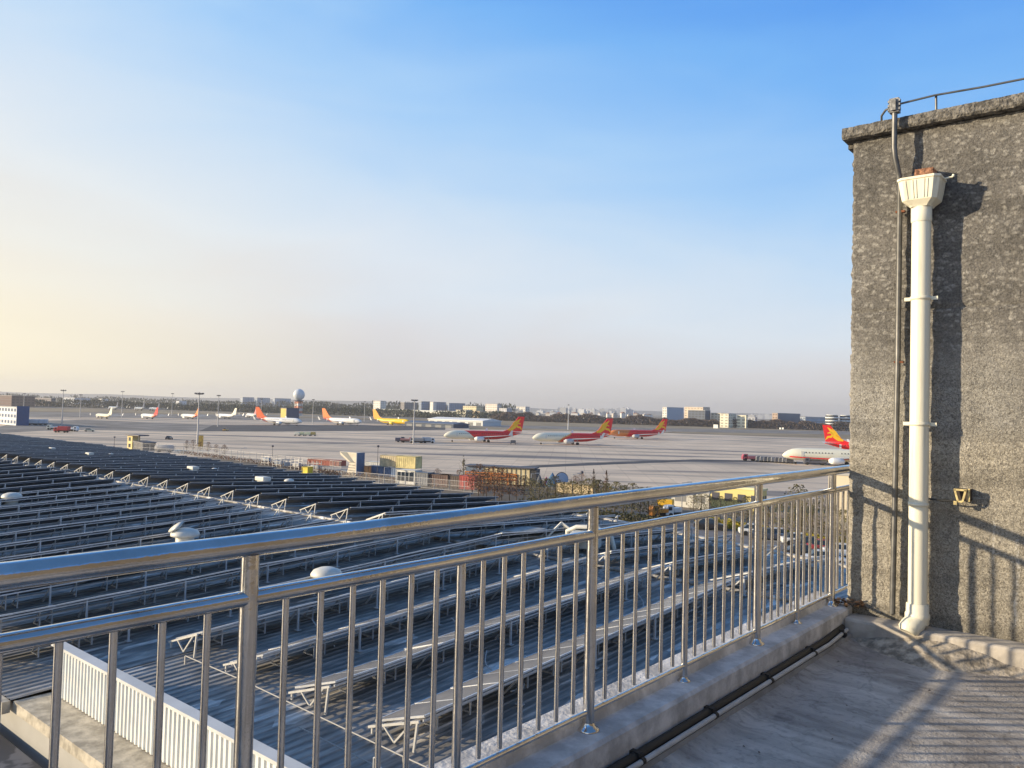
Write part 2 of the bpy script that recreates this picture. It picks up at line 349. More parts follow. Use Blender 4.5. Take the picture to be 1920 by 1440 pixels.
# white lime runs low on the wall
def limerun(xc, za, zb, wd):
    w1 = n.new('ShaderNodeMath'); w1.operation = 'MULTIPLY_ADD'; l.new(nz(7, 4), w1.inputs[0]); w1.inputs[1].default_value = .05; l.new(sep.outputs['X'], w1.inputs[2])
    w2 = n.new('ShaderNodeMath'); w2.operation = 'COMPARE'; l.new(w1.outputs[0], w2.inputs[0]); w2.inputs[1].default_value = xc+.025; w2.inputs[2].default_value = wd
    w3 = n.new('ShaderNodeMath'); w3.operation = 'COMPARE'; l.new(sep.outputs['Z'], w3.inputs[0]); w3.inputs[1].default_value = (za+zb)/2; w3.inputs[2].default_value = (zb-za)/2
    w4 = n.new('ShaderNodeMath'); w4.operation = 'MULTIPLY'; l.new(w2.outputs[0], w4.inputs[0]); l.new(w3.outputs[0], w4.inputs[1])
    w5 = n.new('ShaderNodeMath'); w5.operation = 'MULTIPLY'; l.new(w4.outputs[0], w5.inputs[0]); l.new(ramp(nz(40, 5), (.42, 0.0), (.6, .8)), w5.inputs[1]); return w5.outputs[0]
for xa, za, zb, wd in ((-.80, 14.3, 14.85, .010), (-.93, 14.7, 14.95, .006), (-.72, 15.9, 16.2, .007)):
    wc_ = n.new('ShaderNodeRGB'); wc_.outputs[0].default_value = (.62,.60,.56,1)
    colr = mul(colr, wc_.outputs[0], limerun(xa, za, zb, wd), 'MIX')
l.new(colr, b.inputs['Base Color'])
hsum = n.new('ShaderNodeMath'); hsum.operation = 'MULTIPLY_ADD'; l.new(vo.outputs['Distance'], hsum.inputs[0]); hsum.inputs[1].default_value = -.22; l.new(nz(85, 9, .9), hsum.inputs[2])
l.new(bumpn(hsum.outputs[0], .017), b.inputs['Normal'])
st_ = thing('stair_tower', 'tall roughcast grey stair tower rising from the terrace edge', 'building')
k = MB(); x0, x1, z0, z1 = -1.85, 3.2, 14.0, 17.64; nx, nzn = 330, 230
def wdisp(x, z):
    p = (x*7, z*9, 1.3)
    return .008*noise.noise(p)+.0035*noise.noise((x*24, z*30, 4))+.0035*noise.noise((x*60, z*66, 9))-(.012 if abs(z-16.37-.01*noise.noise((x*4,0,0))) < .008 else 0)
for i in range(nx+1):
    for j in range(nzn+1):
        x = x0+(x1-x0)*i/nx; z = z0+(z1-z0)*j/nzn
        ex = .012*noise.noise((0, z*16, 2))+.008*noise.noise((0, z*45, 7)) if i == 0 else 0
        k.v.append((x+ex, 6.05-wdisp(x, z)+(.02 if i == 0 else 0), z))
nf = nzn+1
for i in range(nx):
    for j in range(nzn): a = i*nf+j; k.f.append((a, a+nf, a+nf+1, a+1)); k.mi.append(0); k.sm.append(True)
o = len(k.v)
for j in range(nzn+1):
    v = k.v[j]; k.v.append((v[0]-.004, 12, v[2]))
for j in range(nzn): k.f.append((j, j+1, o+j+1, o+j)); k.mi.append(0); k.sm.append(False)
k.box(-1.80, 3.2, 6.1, 12, 14.0, 17.6)
k.build('wall', m_wall, st_)
MB().box(3.19, 6.9, -3.4, 6.06, 13.9, 17.62).build('side_wall', mat('side_render', (.11,.10,.09), .92, var=.25, vs=3, bump=.01, bs=40), st_)  # unseen wall, added to block sky and darken the railing's reflections
# coping: broken mortar edge
k = MB(); NX = 260
prof = [(6.1,17.645),(5.985,17.648),(5.972,17.665),(5.974,17.71),(5.982,17.732),(6.1,17.742),(7.0,17.735)]
for i in range(NX+1):
    x = -1.905+5.1*i/NX
    for j, (y, z) in enumerate(prof):
        a = .005*noise.noise((x*14, j*3.1, 5))+.007*noise.noise((x*60, j*5.3, 2))
        k.v.append((x, y+a, z+a*.9))
q = len(prof)
for i in range(NX):
    for j in range(q-1): a = i*q+j; k.f.append((a, a+q, a+q+1, a+1)); k.mi.append(0); k.sm.append(False)
k.add([k.v[j] for j in range(q)]+[(-1.905, 7.0, 17.62)], [tuple(range(q+1))])
k.box(-1.90, 3.2, 6.11, 12.05, 17.61, 17.725)
k.build('coping', mat('coping_mortar', (.16,.15,.135), .95, var=.5, vs=30, bump=.02, bs=70), st_)
# ---- downpipe
m_pvc = mat('cream_pvc', (.56,.51,.38), .4, col2=(.82,.78,.63), vs=1, thr=(.27,.45), bump=.0008, bs=3, stretch=(14,14,1.1), detail=8)
PX, PY, PR = -1.352, 5.925, .060
dp = thing('downpipe', 'cream plastic rainwater downpipe with hopper head on the roughcast wall', 'pipe', (PX, PY, 14.2))
k = MB(); k.tube([(0,0,.13),(0,0,2.83)], PR, 28); k.lathe([(PR+.003,2.75),(PR+.005,2.755),(PR+.005,2.86),(PR,2.862)], 28); k.build('pipe', m_pvc, dp)
k = MB()
k.lathe([(PR+.009,.03),(PR+.012,.035),(PR+.012,.06),(PR+.017,.065),(PR+.017,.095),(PR+.011,.10),(PR+.010,.16),(PR+.002,.165)], 28)
k.tube([(0,0,.10),(-.003,-.010,.065),(-.012,-.030,.032),(-.026,-.058,.012),(-.038,-.080,-.008),(-.042,-.088,-.022)], [PR+.006,PR+.008,PR+.009,PR+.009,PR+.006,PR-.012], 28)
k.build('elbow', m_pvc, dp)
k = MB()
def hring(w_, yf, yb, z):   # trapezoid-cornered ring
    c = .25*w_
    return [(-w_,yb,z),(w_,yb,z),(w_,yf+.03,z),(w_-c,yf,z),(-w_+c,yf,z),(-w_,yf+.03,z)]
k.loft([hring(.062,-.062,.062,2.85), hring(.070,-.070,.066,2.862), hring(.108,-.096,.08,2.893), hring(.118,-.104,.088,2.95), hring(.128,-.114,.092,3.025), hring(.135,-.121,.095,3.03), hring(.135,-.121,.095,3.045)], smooth=False, cap=False)
k.loft([hring(.122,-.108,.08,3.045), hring(.105,-.09,.075,2.94)], smooth=False, cap=False)
k.loft([hring(.135,-.121,.095,3.045), hring(.122,-.108,.08,3.0451)], smooth=False, cap=False)
for xx in (-.078, -.034, -.012, .040, .062): k.bar((xx*.84, -.0982, 2.90), (xx, -.1140, 3.022), .007, .007)
k.tube([(.14,.0,3.03),(.19,.0,3.035)], .006, 8); k.tube([(.19,0,3.035),(.195,0,3.05)], .009, 8)
k.build('hopper', m_pvc, dp)
for z in (2.228, 1.372, .83):
    c = MB(); c.lathe([(PR+.001,z-.012),(PR+.005,z-.012),(PR+.005,z+.012),(PR+.001,z+.012)], 28)
    if z != .83:
        for s_ in (-1, 1): c.cbox((s_*(PR+.022), .01, z), (.045, .006, .024))
    c.build('clip', m_pvc, dp)
k = MB(); k.box(-1.40, -1.285, 5.93, 6.06, 17.15, 17.325)
tag(k.build('drain_block', mat('rough_brick', (.30,.15,.09), .95, var=.5, vs=30, bump=.02, bs=40)), 'rough red brick outlet showing above the cream hopper', 'brick')
# ---- lightning conductor
m_gp = mat('grey_conduit', (.15,.15,.15), .45, .6, var=.2, vs=10)
lc_ = thing('lightning_conductor', 'grey metal conduit running down the wall from a rooftop lightning rod', 'lightning conductor', (0,0,0))
yc = 5.985
k = MB(); k.tube([(-1.532,5.93,17.76),(-1.532,5.93,17.50),(-1.528,5.94,17.44),(-1.512,5.97,17.33),(-1.508,yc+.01,17.27),(-1.510,yc+.01,16.0),(-1.518,yc+.01,15.1),(-1.527,yc+.01,14.25)], .0185, 12)
k.build('conduit', m_gp, lc_)
k = MB(); k.cbox((-1.532, 5.935, 17.80), (.062, .055, .10))
for s_ in (-1, 1):
    for q in (-.03, .0, .03): k.cbox((-1.532+s_*.034, 5.92, 17.80+q), (.012, .03, .016))
k.cbox((-1.532, 5.90, 17.80), (.03, .02, .08)); k.build('junction_box', mat('weathered_alloy', (.25,.25,.25), .6, .5, var=.4, vs=40), lc_)
k = MB(); k.tube([(-1.50,5.95,17.815),(-1.29,5.98,17.835),(-1.0,6.0,17.83),(-.4,6.02,17.83),(3.1,6.03,17.84)], .0075, 8); k.build('rod', m_gp, lc_)
for xx in (-1.285, -.15, .95): MB().tube([(xx,6.0,17.835),(xx,6.01,17.70)], .008, 8).build('rod_support', m_gp, lc_)
MB().tube([(-1.56,5.94,17.80),(-1.60,5.96,17.795),(-1.635,5.99,17.77),(-1.645,6.03,17.72)], .008, 8).build('cable_loop', m_gp, lc_)
for z in (17.06, 16.0): MB().cbox((-1.503, yc+.012, z), (.06, .03, .014)).build('clip', mat('rust', (.16,.06,.03), .9, var=.4, vs=50), lc_)
# ---- cable bracket on wall
br = thing('wall_bracket', 'small weathered cable bracket on the wall beside the downpipe', 'bracket', (-1.105, 6.0, 15.11))
mb_ = mat('old_brass', (.55,.45,.22), .5, .3, var=.3, vs=40)
k = MB(); k.bar((-.04,-.05,.035),(.035,-.05,.035),.012); k.bar((-.035,-.05,.035),(-.015,-.05,-.04),.012); k.bar((.03,-.05,.035),(.012,-.05,-.04),.012); k.bar((-.015,-.05,-.042),(.012,-.05,-.042),.01); k.bar((.045,-.03,.045),(.045,-.03,-.04),.012); k.bar((-.03,-.05,-.04),(-.03,-.05,-.065),.02); k.build('hook_plate', mb_, br)
MB().box(-.03,.05,-.02,.06,-.035,.04).build('backing_block', mat('dark_hole', (.05,.04,.035), .9), br)
MB().tube([(-.20,-.055,-.04),(-.1,-.05,-.045),(-.02,-.05,-.04)], .006, 8).build('cable', mat('black_rubber', (.02,.02,.02), .6), br)
# ---- conduit along the kerb
wc = thing('kerb_conduit', 'thin white conduit clipped along the foot of the kerb', 'conduit', (-1.755, 0, 14.115))
m_wp = mat('white_plastic', (.50,.50,.49), .5, var=.1, vs=8)
k = MB(); pts = [(.004*noise.noise((0,y*.8,1)), y, .003*noise.noise((3,y*.9,1))) for y in [(-3.4+.4*i) for i in range(23)]]+[(-.02, 5.82, .01)]
k.tube(pts, .0125, 10); k.build('pipe', m_wp, wc)
k = MB(); k.tube([(p[0]-.034, p[1], p[2]+.012) for p in pts], .021, 10); k.build('black_cable', mat('black_rubber', (.02,.02,.02), .6), wc)  # dark tube forming the band above the white pipe
for y in (.2,.9,1.62,2.33,3.02,3.72,4.42,5.12,5.7):
    c = MB(); c.tube([(0,y-.012,0),(0,y+.012,0)], .0165, 10); c.cbox((-.03,y,.025),(.05,.03,.018)); c.build('clamp', mat('black_rubber', (.02,.02,.02), .6), wc)
# ---- stainless railing
m_ss = bpy.data.materials.new('stainless_steel'); m_ss.use_nodes = True; n, l = nodes_of(m_ss); b = n['Principled BSDF']
b.inputs['Metallic'].default_value = 1; b.inputs['Base Color'].default_value = (.60,.575,.545,1)
tc = n.new('ShaderNodeTexCoord')
rr = n.new('ShaderNodeMapRange'); rr.inputs[3].default_value = .06; rr.inputs[4].default_value = .20; l.new(nz(6, 6), rr.inputs[0]); l.new(rr.outputs[0], b.inputs['Roughness'])
l.new(ramp(nz(3, 6, .6), (.3, (.56,.535,.51)), (.6, (.74,.72,.70))), b.inputs['Base Color'])
sv = n.new('ShaderNodeMapping'); sv.inputs['Scale'].default_value = (1,1,1); l.new(tc.outputs['Object'], sv.inputs[0])
l.new(bumpn(nz(4.5, 5, .4, sv.outputs[0]), .0055), b.inputs['Normal'])
rl = thing('railing', 'stainless steel tube railing with thin balusters along the terrace kerb', 'railing', (-1.92, 0, 14.25))
Y0, Y1 = -3.3, 7.0
k = MB(); pts = [(.002*noise.noise((y,0,0)), y, .965+.0015*noise.noise((y,3,0))) for y in [Y0+i*.25 for i in range(int((Y1-Y0)/.25)+1)]]; k.tube(pts, .031, 24); k.build('top_rail', m_ss, rl)
k = MB(); pts = [(.002*noise.noise((y,5,0)), y, .823+.002*noise.noise((y*1.3,7,0))) for y in [Y0+i*.25 for i in range(int((Y1-Y0)/.25)+1)]]; k.tube(pts, .0215, 20); k.build('mid_rail', m_ss, rl)
MB().tube([(0,Y0,.077),(0,Y1,.077)], .0115, 14).build('bottom_rail', m_ss, rl)
posts = [-2.1,-.45,1.21,2.85,4.60,5.925]
pm = MB(); pm.tube([(0,0,0),(0,0,.94)], .0245, 20); pmesh = pm.mesh('post', m_ss)
fm = MB(); fm.lathe([(.0252,.034),(.031,.016),(.046,.009),(.049,.005),(.049,0)], 24); fm.lathe([(.0,.0),(.049,.0)], 24); fmesh = fm.mesh('flange', m_ss)
def child(name, me, par, loc):
    o_ = bpy.data.objects.new(name, me); sc.collection.objects.link(o_); o_.parent = par; o_.location = loc; return o_
for y in posts:
    p_ = child('post', pmesh, rl, (0, y, 0)); child('flange', fmesh, p_, (0, 0, 0))
sm_ = MB(); sm_.tube([(0,0,0),(0,0,.81)], .0165, 16); smesh = sm_.mesh('short_post', m_ss)
f2 = MB(); f2.lathe([(.017,.022),(.021,.010),(.032,.006),(.034,.003),(.034,0)], 20); f2mesh = f2.mesh('flange', m_ss)
shorts = [-1.27,.38,2.04,3.70,5.25]
for y in shorts: p_ = child('short_post', smesh, rl, (0, y, 0)); child('flange', f2mesh, p_, (0,0,0))
bmm = MB(); bmm.tube([(0,0,.10),(0,0,.81)], .0098, 12); bmesh_ = bmm.mesh('baluster', m_ss)
allp = sorted(posts+shorts+[Y0, Y1])
for a, b_ in zip(allp, allp[1:]):
    nn = max(1, round((b_-a)/.117))
    for i in range(1, nn):
        y = a+(b_-a)*i/nn
        o_ = child('baluster', bmesh_, rl, (random.uniform(-.001,.001), y, 0)); o_.rotation_euler = (random.uniform(-.003,.003), 0, 0)
# dry leaves in the corner by the last post
k = MB(); rnd = random.Random(3)
for i in range(110):
    x = -1.99+rnd.random()*.28; y = 5.93+rnd.random()*.10; z = 14.262+rnd.random()*.04-.0*abs(x+1.9)
    a = rnd.random()*6.28; s_ = .012+rnd.random()*.02; u = Vector((math.cos(a), math.sin(a), rnd.uniform(-.5,.5)))*s_; v = Vector((-math.sin(a), math.cos(a), rnd.uniform(-.6,.6)))*s_*.5
    c = Vector((x,y,z)); k.add([c-u, c-v, c+u, c+v], [(0,1,2,3)])
tag(k.build('leaf_litter', mat('dead_leaf', (.22,.13,.07), .9, var=.5, vs=60)), 'brown dead leaves gathered on the kerb corner', 'leaves', kind='stuff')
k = MB()
for i in range(70):
    x = rnd.uniform(-1.7, 1.5); y = rnd.uniform(2.0, 5.75); s_ = rnd.uniform(.003,.012); z = 14.052
    a = rnd.random()*6.28; c = Vector((x,y,z+s_*.3)); u = Vector((math.cos(a),math.sin(a),.2))*s_; v = Vector((-math.sin(a),math.cos(a),-.1))*s_*.6
    k.add([c-u, c-v, c+u, c+v, c+Vector((0,0,s_*.6))], [(0,1,4),(1,2,4),(2,3,4),(3,0,4)])
tag(k.build('grit', mat('grit', (.12,.10,.085), .9)), 'scattered grit and crumbs on the terrace floor', 'grit', kind='stuff')
# ================================================================ HALL ROOF AND SOLAR ROWS
YR = 23.6                                            # ridge
def yfar(x): return 32.5 if x > -9 else 32.5+(-x-9)*(38.5-32.5)/16 if x > -25 else min(44.5, 38.5+(-x-25)*.075)
def zr(y): return 9.40+(y-6.9)*.042 if y <= YR else 9.40+(YR-6.9)*.042-(y-YR)*.046
m_cor = bpy.data.materials.new('corrugated_steel'); m_cor.use_nodes = True; n, l = nodes_of(m_cor); b = n['Principled BSDF']
b.inputs['Metallic'].default_value = .0; b.inputs['Specular IOR Level'].default_value = .3; b.inputs['Roughness'].default_value = .5
tc = n.new('ShaderNodeTexCoord')
mp = n.new('ShaderNodeMapping'); mp.inputs['Scale'].default_value = (4.0, .8, 0); l.new(tc.outputs['Object'], mp.inputs[0])
cc = ramp(nz(1, 5, .3, mp.outputs[0]), (.35, (.19,.185,.175)), (.52, (.32,.305,.285)), (.68, (.52,.49,.45)))
vp = n.new('ShaderNodeTexVoronoi'); vp.inputs['Scale'].default_value = 1; mp2 = n.new('ShaderNodeMapping'); mp2.inputs['Scale'].default_value = (3.6, .9, 0); l.new(tc.outputs['Object'], mp2.inputs[0]); l.new(mp2.outputs[0], vp.inputs['Vector'])
sepc = n.new('ShaderNodeSeparateColor'); l.new(vp.outputs['Color'], sepc.inputs[0])
cc = mul(cc, ramp(sepc.outputs[0], (.3, .82), (.9, 1.0), (.95, 1.9)), 1.0)
l.new(cc, b.inputs['Base Color'])
hb = thing('hall_building', 'wide low hall with corrugated steel roof covered in solar rows', 'building', (0, 0, 0))
def roof_sheet(xa, xb, y0, y1f, name):
    k = MB(); pr = []; x = xa
    while x > xb:
        pr += [(x,0),(x-.03,.024),(x-.07,.024),(x-.10,0)]; x -= .235
    for i in range(len(pr)-1):
        (xa_, za), (xb_, zb) = pr[i], pr[i+1]
        ya = y1f(xa_); 
        if y0 < YR: ya = YR; yb_ = YR
        else: yb_ = y1f(xb_)
        k.add([(xa_,y0,zr(y0)+za),(xb_,y0,zr(y0)+zb),(xb_,yb_,zr(yb_)+zb),(xa_,ya,zr(ya)+za)], [(0,1,2,3)])
    return k.build(name, m_cor, hb)
roof_sheet(-5.0, -18.35, 7.0, yfar, 'roof'); roof_sheet(-18.35, -88, 6.15, yfar, 'roof')
roof_sheet(-5.0, -165, YR, yfar, 'roof')
MB().tube([(-5,YR,zr(YR)+.06),(-165,YR,zr(YR)+.06)], .07, 6).build('ridge_cap', m_cor, hb)
m_hw = mat('hall_wall', (.36,.35,.33), .8, var=.1, vs=.4)
k = MB()
xs = [-5, -9, -25, -60, -110, -165]
k.add([(x, yfar(x), zz) for x in xs for zz in (0, zr(yfar(x))-.12)], [(2*i, 2*i+2, 2*i+3, 2*i+1) for i in range(len(xs)-1)])
k.add([(x, 6.3, zz) for x in (-5, -165) for zz in (0, 9.2)], [(0,2,3,1)]); k.add([(-5,6.3,0),(-5,yfar(-5),0),(-5,yfar(-5),9.1),(-5,YR,10.0),(-5,6.3,9.2)], [(0,1,2,3,4)])
k.build('wall', m_hw, hb)
k = MB()
for i in range(len(xs)-1):
    a, b_ = xs[i], xs[i+1]; k.bar((a, yfar(a)+.1, zr(yfar(a))+.02), (b_, yfar(b_)+.1, zr(yfar(b_))+.02), .35, .16)
k.build('gutter', mat('gutter_concrete', (.45,.43,.40), .85, var=.15, vs=1), hb)
# ledge in front of the parapet, lower bitumen roof
MB().box(-18.34, -5, 6.2, 6.99, 9.12, 9.34).box(-88, -18.341, 6.0, 6.149, 9.12, 9.36).build('ledge', mat('ledge_cement', (.42,.38,.31), .9, var=.28, vs=3, bump=.01, bs=10), hb)
bi = mat('bitumen', (.045,.045,.05), .6, var=.3, vs=1.4, col2=(.13,.13,.14), thr=(.5,.56), detail=3)
o = MB().box(-95, -2.2, -30, 6.0, 8.4, 8.72).build('annex_roof', bi); tag(o, 'dark flat bitumen roof with dried puddle marks below the white parapet', 'roof'); 
MB().tube([(-19.0,6.07,9.36),(-21,6.1,9.42),(-30,6.1,9.40),(-60,6.1,9.4)], .02, 6).build('edge_cable', mat('cable_grey', (.4,.4,.4), .6), hb)
pw = thing('parapet_screen', 'white fluted metal parapet screen on the near edge of the roof', 'screen', (0, 6.93, 0))
m_wht = mat('white_cladding', (.74,.75,.72), .5, var=.06, vs=1.5)
k = MB(); x = -18.28; vs = []
while x < -6.2:
    for dx, dy in ((0,0),(.03,-.028),(.085,-.028),(.115,0)): vs.append((x+dx, dy))
    x += .15
for (xa, ya), (xb, yb) in zip(vs, vs[1:]): k.add([(xa,ya,9.36),(xb,yb,9.36),(xb,yb,10.34),(xa,ya,10.34)], [(0,1,2,3)])
k.box(-18.28, -6.2, .012, .10, 9.36, 10.34); k.build('cladding', m_wht, pw)
MB().box(-18.30, -6.2, -.07, .16, 10.342, 10.40).build('cap', mat('cap_metal', (.55,.56,.56), .5, var=.08, vs=1), pw)
# --- racks
m_alu = mat('galvanised', (.62,.63,.64), .4, .35, var=.12, vs=2, rnd=.1)
m_pv = bpy.data.materials.new('solar_glass'); m_pv.use_nodes = True; n, l = nodes_of(m_pv); b = n['Principled BSDF']
b.inputs['Roughness'].default_value = .22; b.inputs['Specular IOR Level'].default_value = .6
tc = n.new('ShaderNodeTexCoord')
bk = n.new('ShaderNodeTexBrick'); bk.offset = 0; bk.inputs['Brick Width'].default_value = .16; bk.inputs['Row Height'].default_value = .16; bk.inputs['Scale'].default_value = 1; bk.inputs['Mortar Size'].default_value = .004
bk.inputs['Color1'].default_value = (.03,.04,.07,1); bk.inputs['Color2'].default_value = (.04,.05,.08,1); bk.inputs['Mortar'].default_value = (.25,.26,.28,1)
l.new(tc.outputs['Object'], bk.inputs[0])
x_ = n.new('ShaderNodeRGB'); x_.outputs[0].default_value = (.42,.40,.37,1)
l.new(mul(bk.outputs[0], x_.outputs[0], ramp(nz(1.2, 6), (.3, .35), (.7, .75)), 'MIX'), b.inputs['Base Color'])
m_back = mat('panel_back', (.12,.135,.16), .5, var=.25, vs=3, rnd=.25)
TH = R(18.5); PWD = 1.4
def panel_mesh(length, name='panel'):
    """local: y along row, tilted; high edge at x=0 (towards +X), low edge at -X"""
    c, s_ = math.cos(TH), math.sin(TH); k = MB()
    def pt(u, y, h): return (-u*c-h*s_*0+h*(-s_)*0, y, -u*s_+h)
    g = .012
    k.k = 0; k.add([pt(.02,g+.02,.036), pt(PWD-.02,g+.02,.036), pt(PWD-.02,length-g-.02,.036), pt(.02,length-g-.02,.036)], [(0,1,2,3)])
    k.k = 1; k.add([pt(.0,g,.0), pt(PWD,g,.0), pt(PWD,length-g,.0), pt(.0,length-g,.0)], [(0,1,2,3)])
    k.k = 2
    for (u0,y0_),(u1,y1_) in (((0,g),(0,length-g)),((PWD,g),(PWD,length-g)),((0,g),(PWD,g)),((0,length-g),(PWD,length-g))):
        k.bar(pt(u0,y0_,.017), pt(u1,y1_,.017), .03, .038)
    return k.mesh(name, [m_pv, m_back, m_alu])
pan1 = panel_mesh(1.0)
def truss_mesh():
    c, s_ = math.cos(TH), math.sin(TH); k = MB(); hh = .60; lo = (-PWD*c, 0, hh-PWD*s_-.04); hi = (0, 0, hh-.04)
    k.bar(lo, hi, .042); k.bar((lo[0]+.1,0,.0), (lo[0]+.1,0,lo[2]), .036); k.bar((-.12,0,.0), (-.04,0,hi[2]), .04)
    k.bar((-.62,0,.03), (-.18,0,hi[2]-.06), .032); k.bar((-.62,0,.03), (-.95,0,lo[2]+.15), .032)
    return k.mesh('end_truss', mat('truss_white', (.52,.51,.48), .5, .1, var=.08, vs=6))
tr_me = truss_mesh()
lg = MB(); lg.bar((0,0,0),(0,0,.58), .045); lg.bar((0,0,.56),(-.5,0,.04), .035); lg.cbox((0,0,.012),(.16,.12,.02)); leg_me = lg.mesh('leg', m_alu)
br_ = MB()
br_.bar((-.45,0,.0),(-.45,0,.43), .03); br_.bar((-.45,0,.40),(-.85,0,.04), .03); br_.bar((-.85,0,.05),(-.45,0,.05), .03); brace_me = br_.mesh('brace', m_alu)
rowi = 0; GR_N = 'solar panel rows on the near roof slope'; GR_F = 'solar panel rows on the far roof slope'
def solar_row(x, y0, y1, label, group, detail, rng, truss=True):
    t = thing('solar_row', label, 'solar panels', (x, y0, zr(y0)+.05), 0, group)
    sl_ = (zr(y1)-zr(y0))/(y1-y0); L_ = y1-y0; hh = .60
    wob = [(noise.noise((x*.7, y0+q*.4, 2))*.045, noise.noise((x*.7, y0+q*.35, 8))*.03) for q in range(int(L_)+2)]
    if detail >= 1:
        n_ = int(L_/1.0)
        for i in range(n_):
            o_ = child('panel', pan1, t, (wob[i][1], i*1.0, hh+sl_*i*1.0+wob[i][0]))
            o_.rotation_euler = (math.atan(sl_)+(wob[i+1][0]-wob[i][0]), rng.uniform(-.012,.012), -(wob[i+1][1]-wob[i][1]))
    else:
        k = MB(); c, s_ = math.cos(TH), math.sin(TH); n_ = int(L_/2)+1
        for i in range(n_):
            ya = L_*i/n_; yb = L_*(i+1)/n_; za = hh+sl_*ya+wob[min(int(ya),len(wob)-1)][0]; zb = hh+sl_*yb+wob[min(int(yb),len(wob)-1)][0]
            k.k = 0; k.add([(0,ya,za+.036),(-PWD*c,ya,za-PWD*s_+.036),(-PWD*c,yb,zb-PWD*s_+.036),(0,yb,zb+.036)], [(0,1,2,3)])
            k.k = 1; k.add([(0,ya,za),(-PWD*c,ya,za-PWD*s_),(-PWD*c,yb,zb-PWD*s_),(0,yb,zb)], [(0,1,2,3)])
            k.k = 2; k.bar((0,ya,za+.022),(0,yb,zb+.022),.025,.028)
        k.build('panel_surface', [m_pv, m_back, m_alu], t)
    n_ = max(2, int(L_/2.6)); stp = (L_-.3)/n_
    if truss: child('end_truss', tr_me, t, (0, -.12, 0))
    for i in range(1, n_+1):
        y = i*stp; child('leg', leg_me, t, (-.02, y, sl_*y))
        if detail >= 1:
            for q in (.7, 1.0, 1.9): child('brace', brace_me, t, (0, y-q, sl_*(y-q)))
    k = MB(); k.bar((-.03,.0,.54),(-.03,L_,.54+sl_*L_),.03,.04); k.bar((-1.2,.0,.12),(-1.2,L_,.12+sl_*L_),.03,.04)
    if detail >= 1: k.bar((-.40,.0,.30),(-.40,L_,.30+sl_*L_),.03,.035)
    k.build('beam', m_alu if detail >= 1 else m_back, t)
    return t
rng = random.Random(11)
xs_n = [-10.1-2.5*i for i in range(28)]
for i, x in enumerate(xs_n):
    y0 = 9.9 if x > -18 else 6.55
    solar_row(x, y0, 22.3 if i > 6 else 23.55, ordinal(i+1)+' solar panel row from the terrace, on the near roof slope', GR_N, 1 if i < 16 else 0, rng)
for i in range(53):
    x = -10.1-2.5*i
    ye = yfar(x)-.8-rng.random()*.8
    solar_row(x, 24.2 if i > 6 else 23.6, ye, ordinal(i+1)+' solar panel row from the terrace, on the far roof slope', GR_F, 1 if i < 8 else 0, rng, i > 6)
# pipe run at the near row ends
k = MB(); pts = [(-8.6,9.3,9.72),(-10,9.35,9.70),(-12.5,9.4,9.72),(-15.0,9.45,9.74),(-17.6,9.5,9.7)]; k.tube(pts, .014, 8)
k.tube([(p[0],p[1]-.4,p[2]-.1) for p in pts[:3]], .012, 8)
for p in pts: k.bar((p[0],p[1],9.5),(p[0],p[1],p[2]),.04)
tag(k.build('roof_pipe', mat('pipe_dull', (.36,.35,.33), .6)), 'thin galvanised pipe run crossing the roof at the near row ends', 'pipe')
k = MB()
for (x,y,h) in ((-9.2,8.0,.9),(-8.3,8.2,.8),(-9.25,7.2,.7)):
    k.tube([(x,y,9.45),(x,y,9.45+h),(x+.12,y-.05,9.5+h)], .02, 8)
k.tube([(-9.2,8.0,10.3),(-8.9,8.1,10.1),(-8.3,8.2,10.2),(-8.1,8.6,10.0)], .01, 6)
tag(k.build('standpipe', m_alu), 'thin metal standpipes with a sagging cable above bare roof sheets', 'pipe')
# loose cables sagging between the near rows
for i, (xa, ya, xb, yb) in enumerate(((-10.3,12.5,-12.4,14.2),(-12.8,16.0,-14.9,15.2),(-10.5,18.0,-12.3,20.5),(-15.3,12.0,-17.4,13.1),(-9.0,10.8,-10.2,12.9))):
    pts = []
    for q in range(13):
        u = q/12; x = xa+(xb-xa)*u+.15*math.sin(u*7+i); y = ya+(yb-ya)*u+.2*math.sin(u*5+i*2); pts.append((x, y, zr(y)+.07+.22*(2*u-1)**2))
    tag(MB().tube(pts, .016, 6).build('loose_cable', mat('cable_grey', (.4,.4,.4), .6)), 'loose grey cable sagging across the roof between near solar rows', 'cable', 'loose cables on the roof')
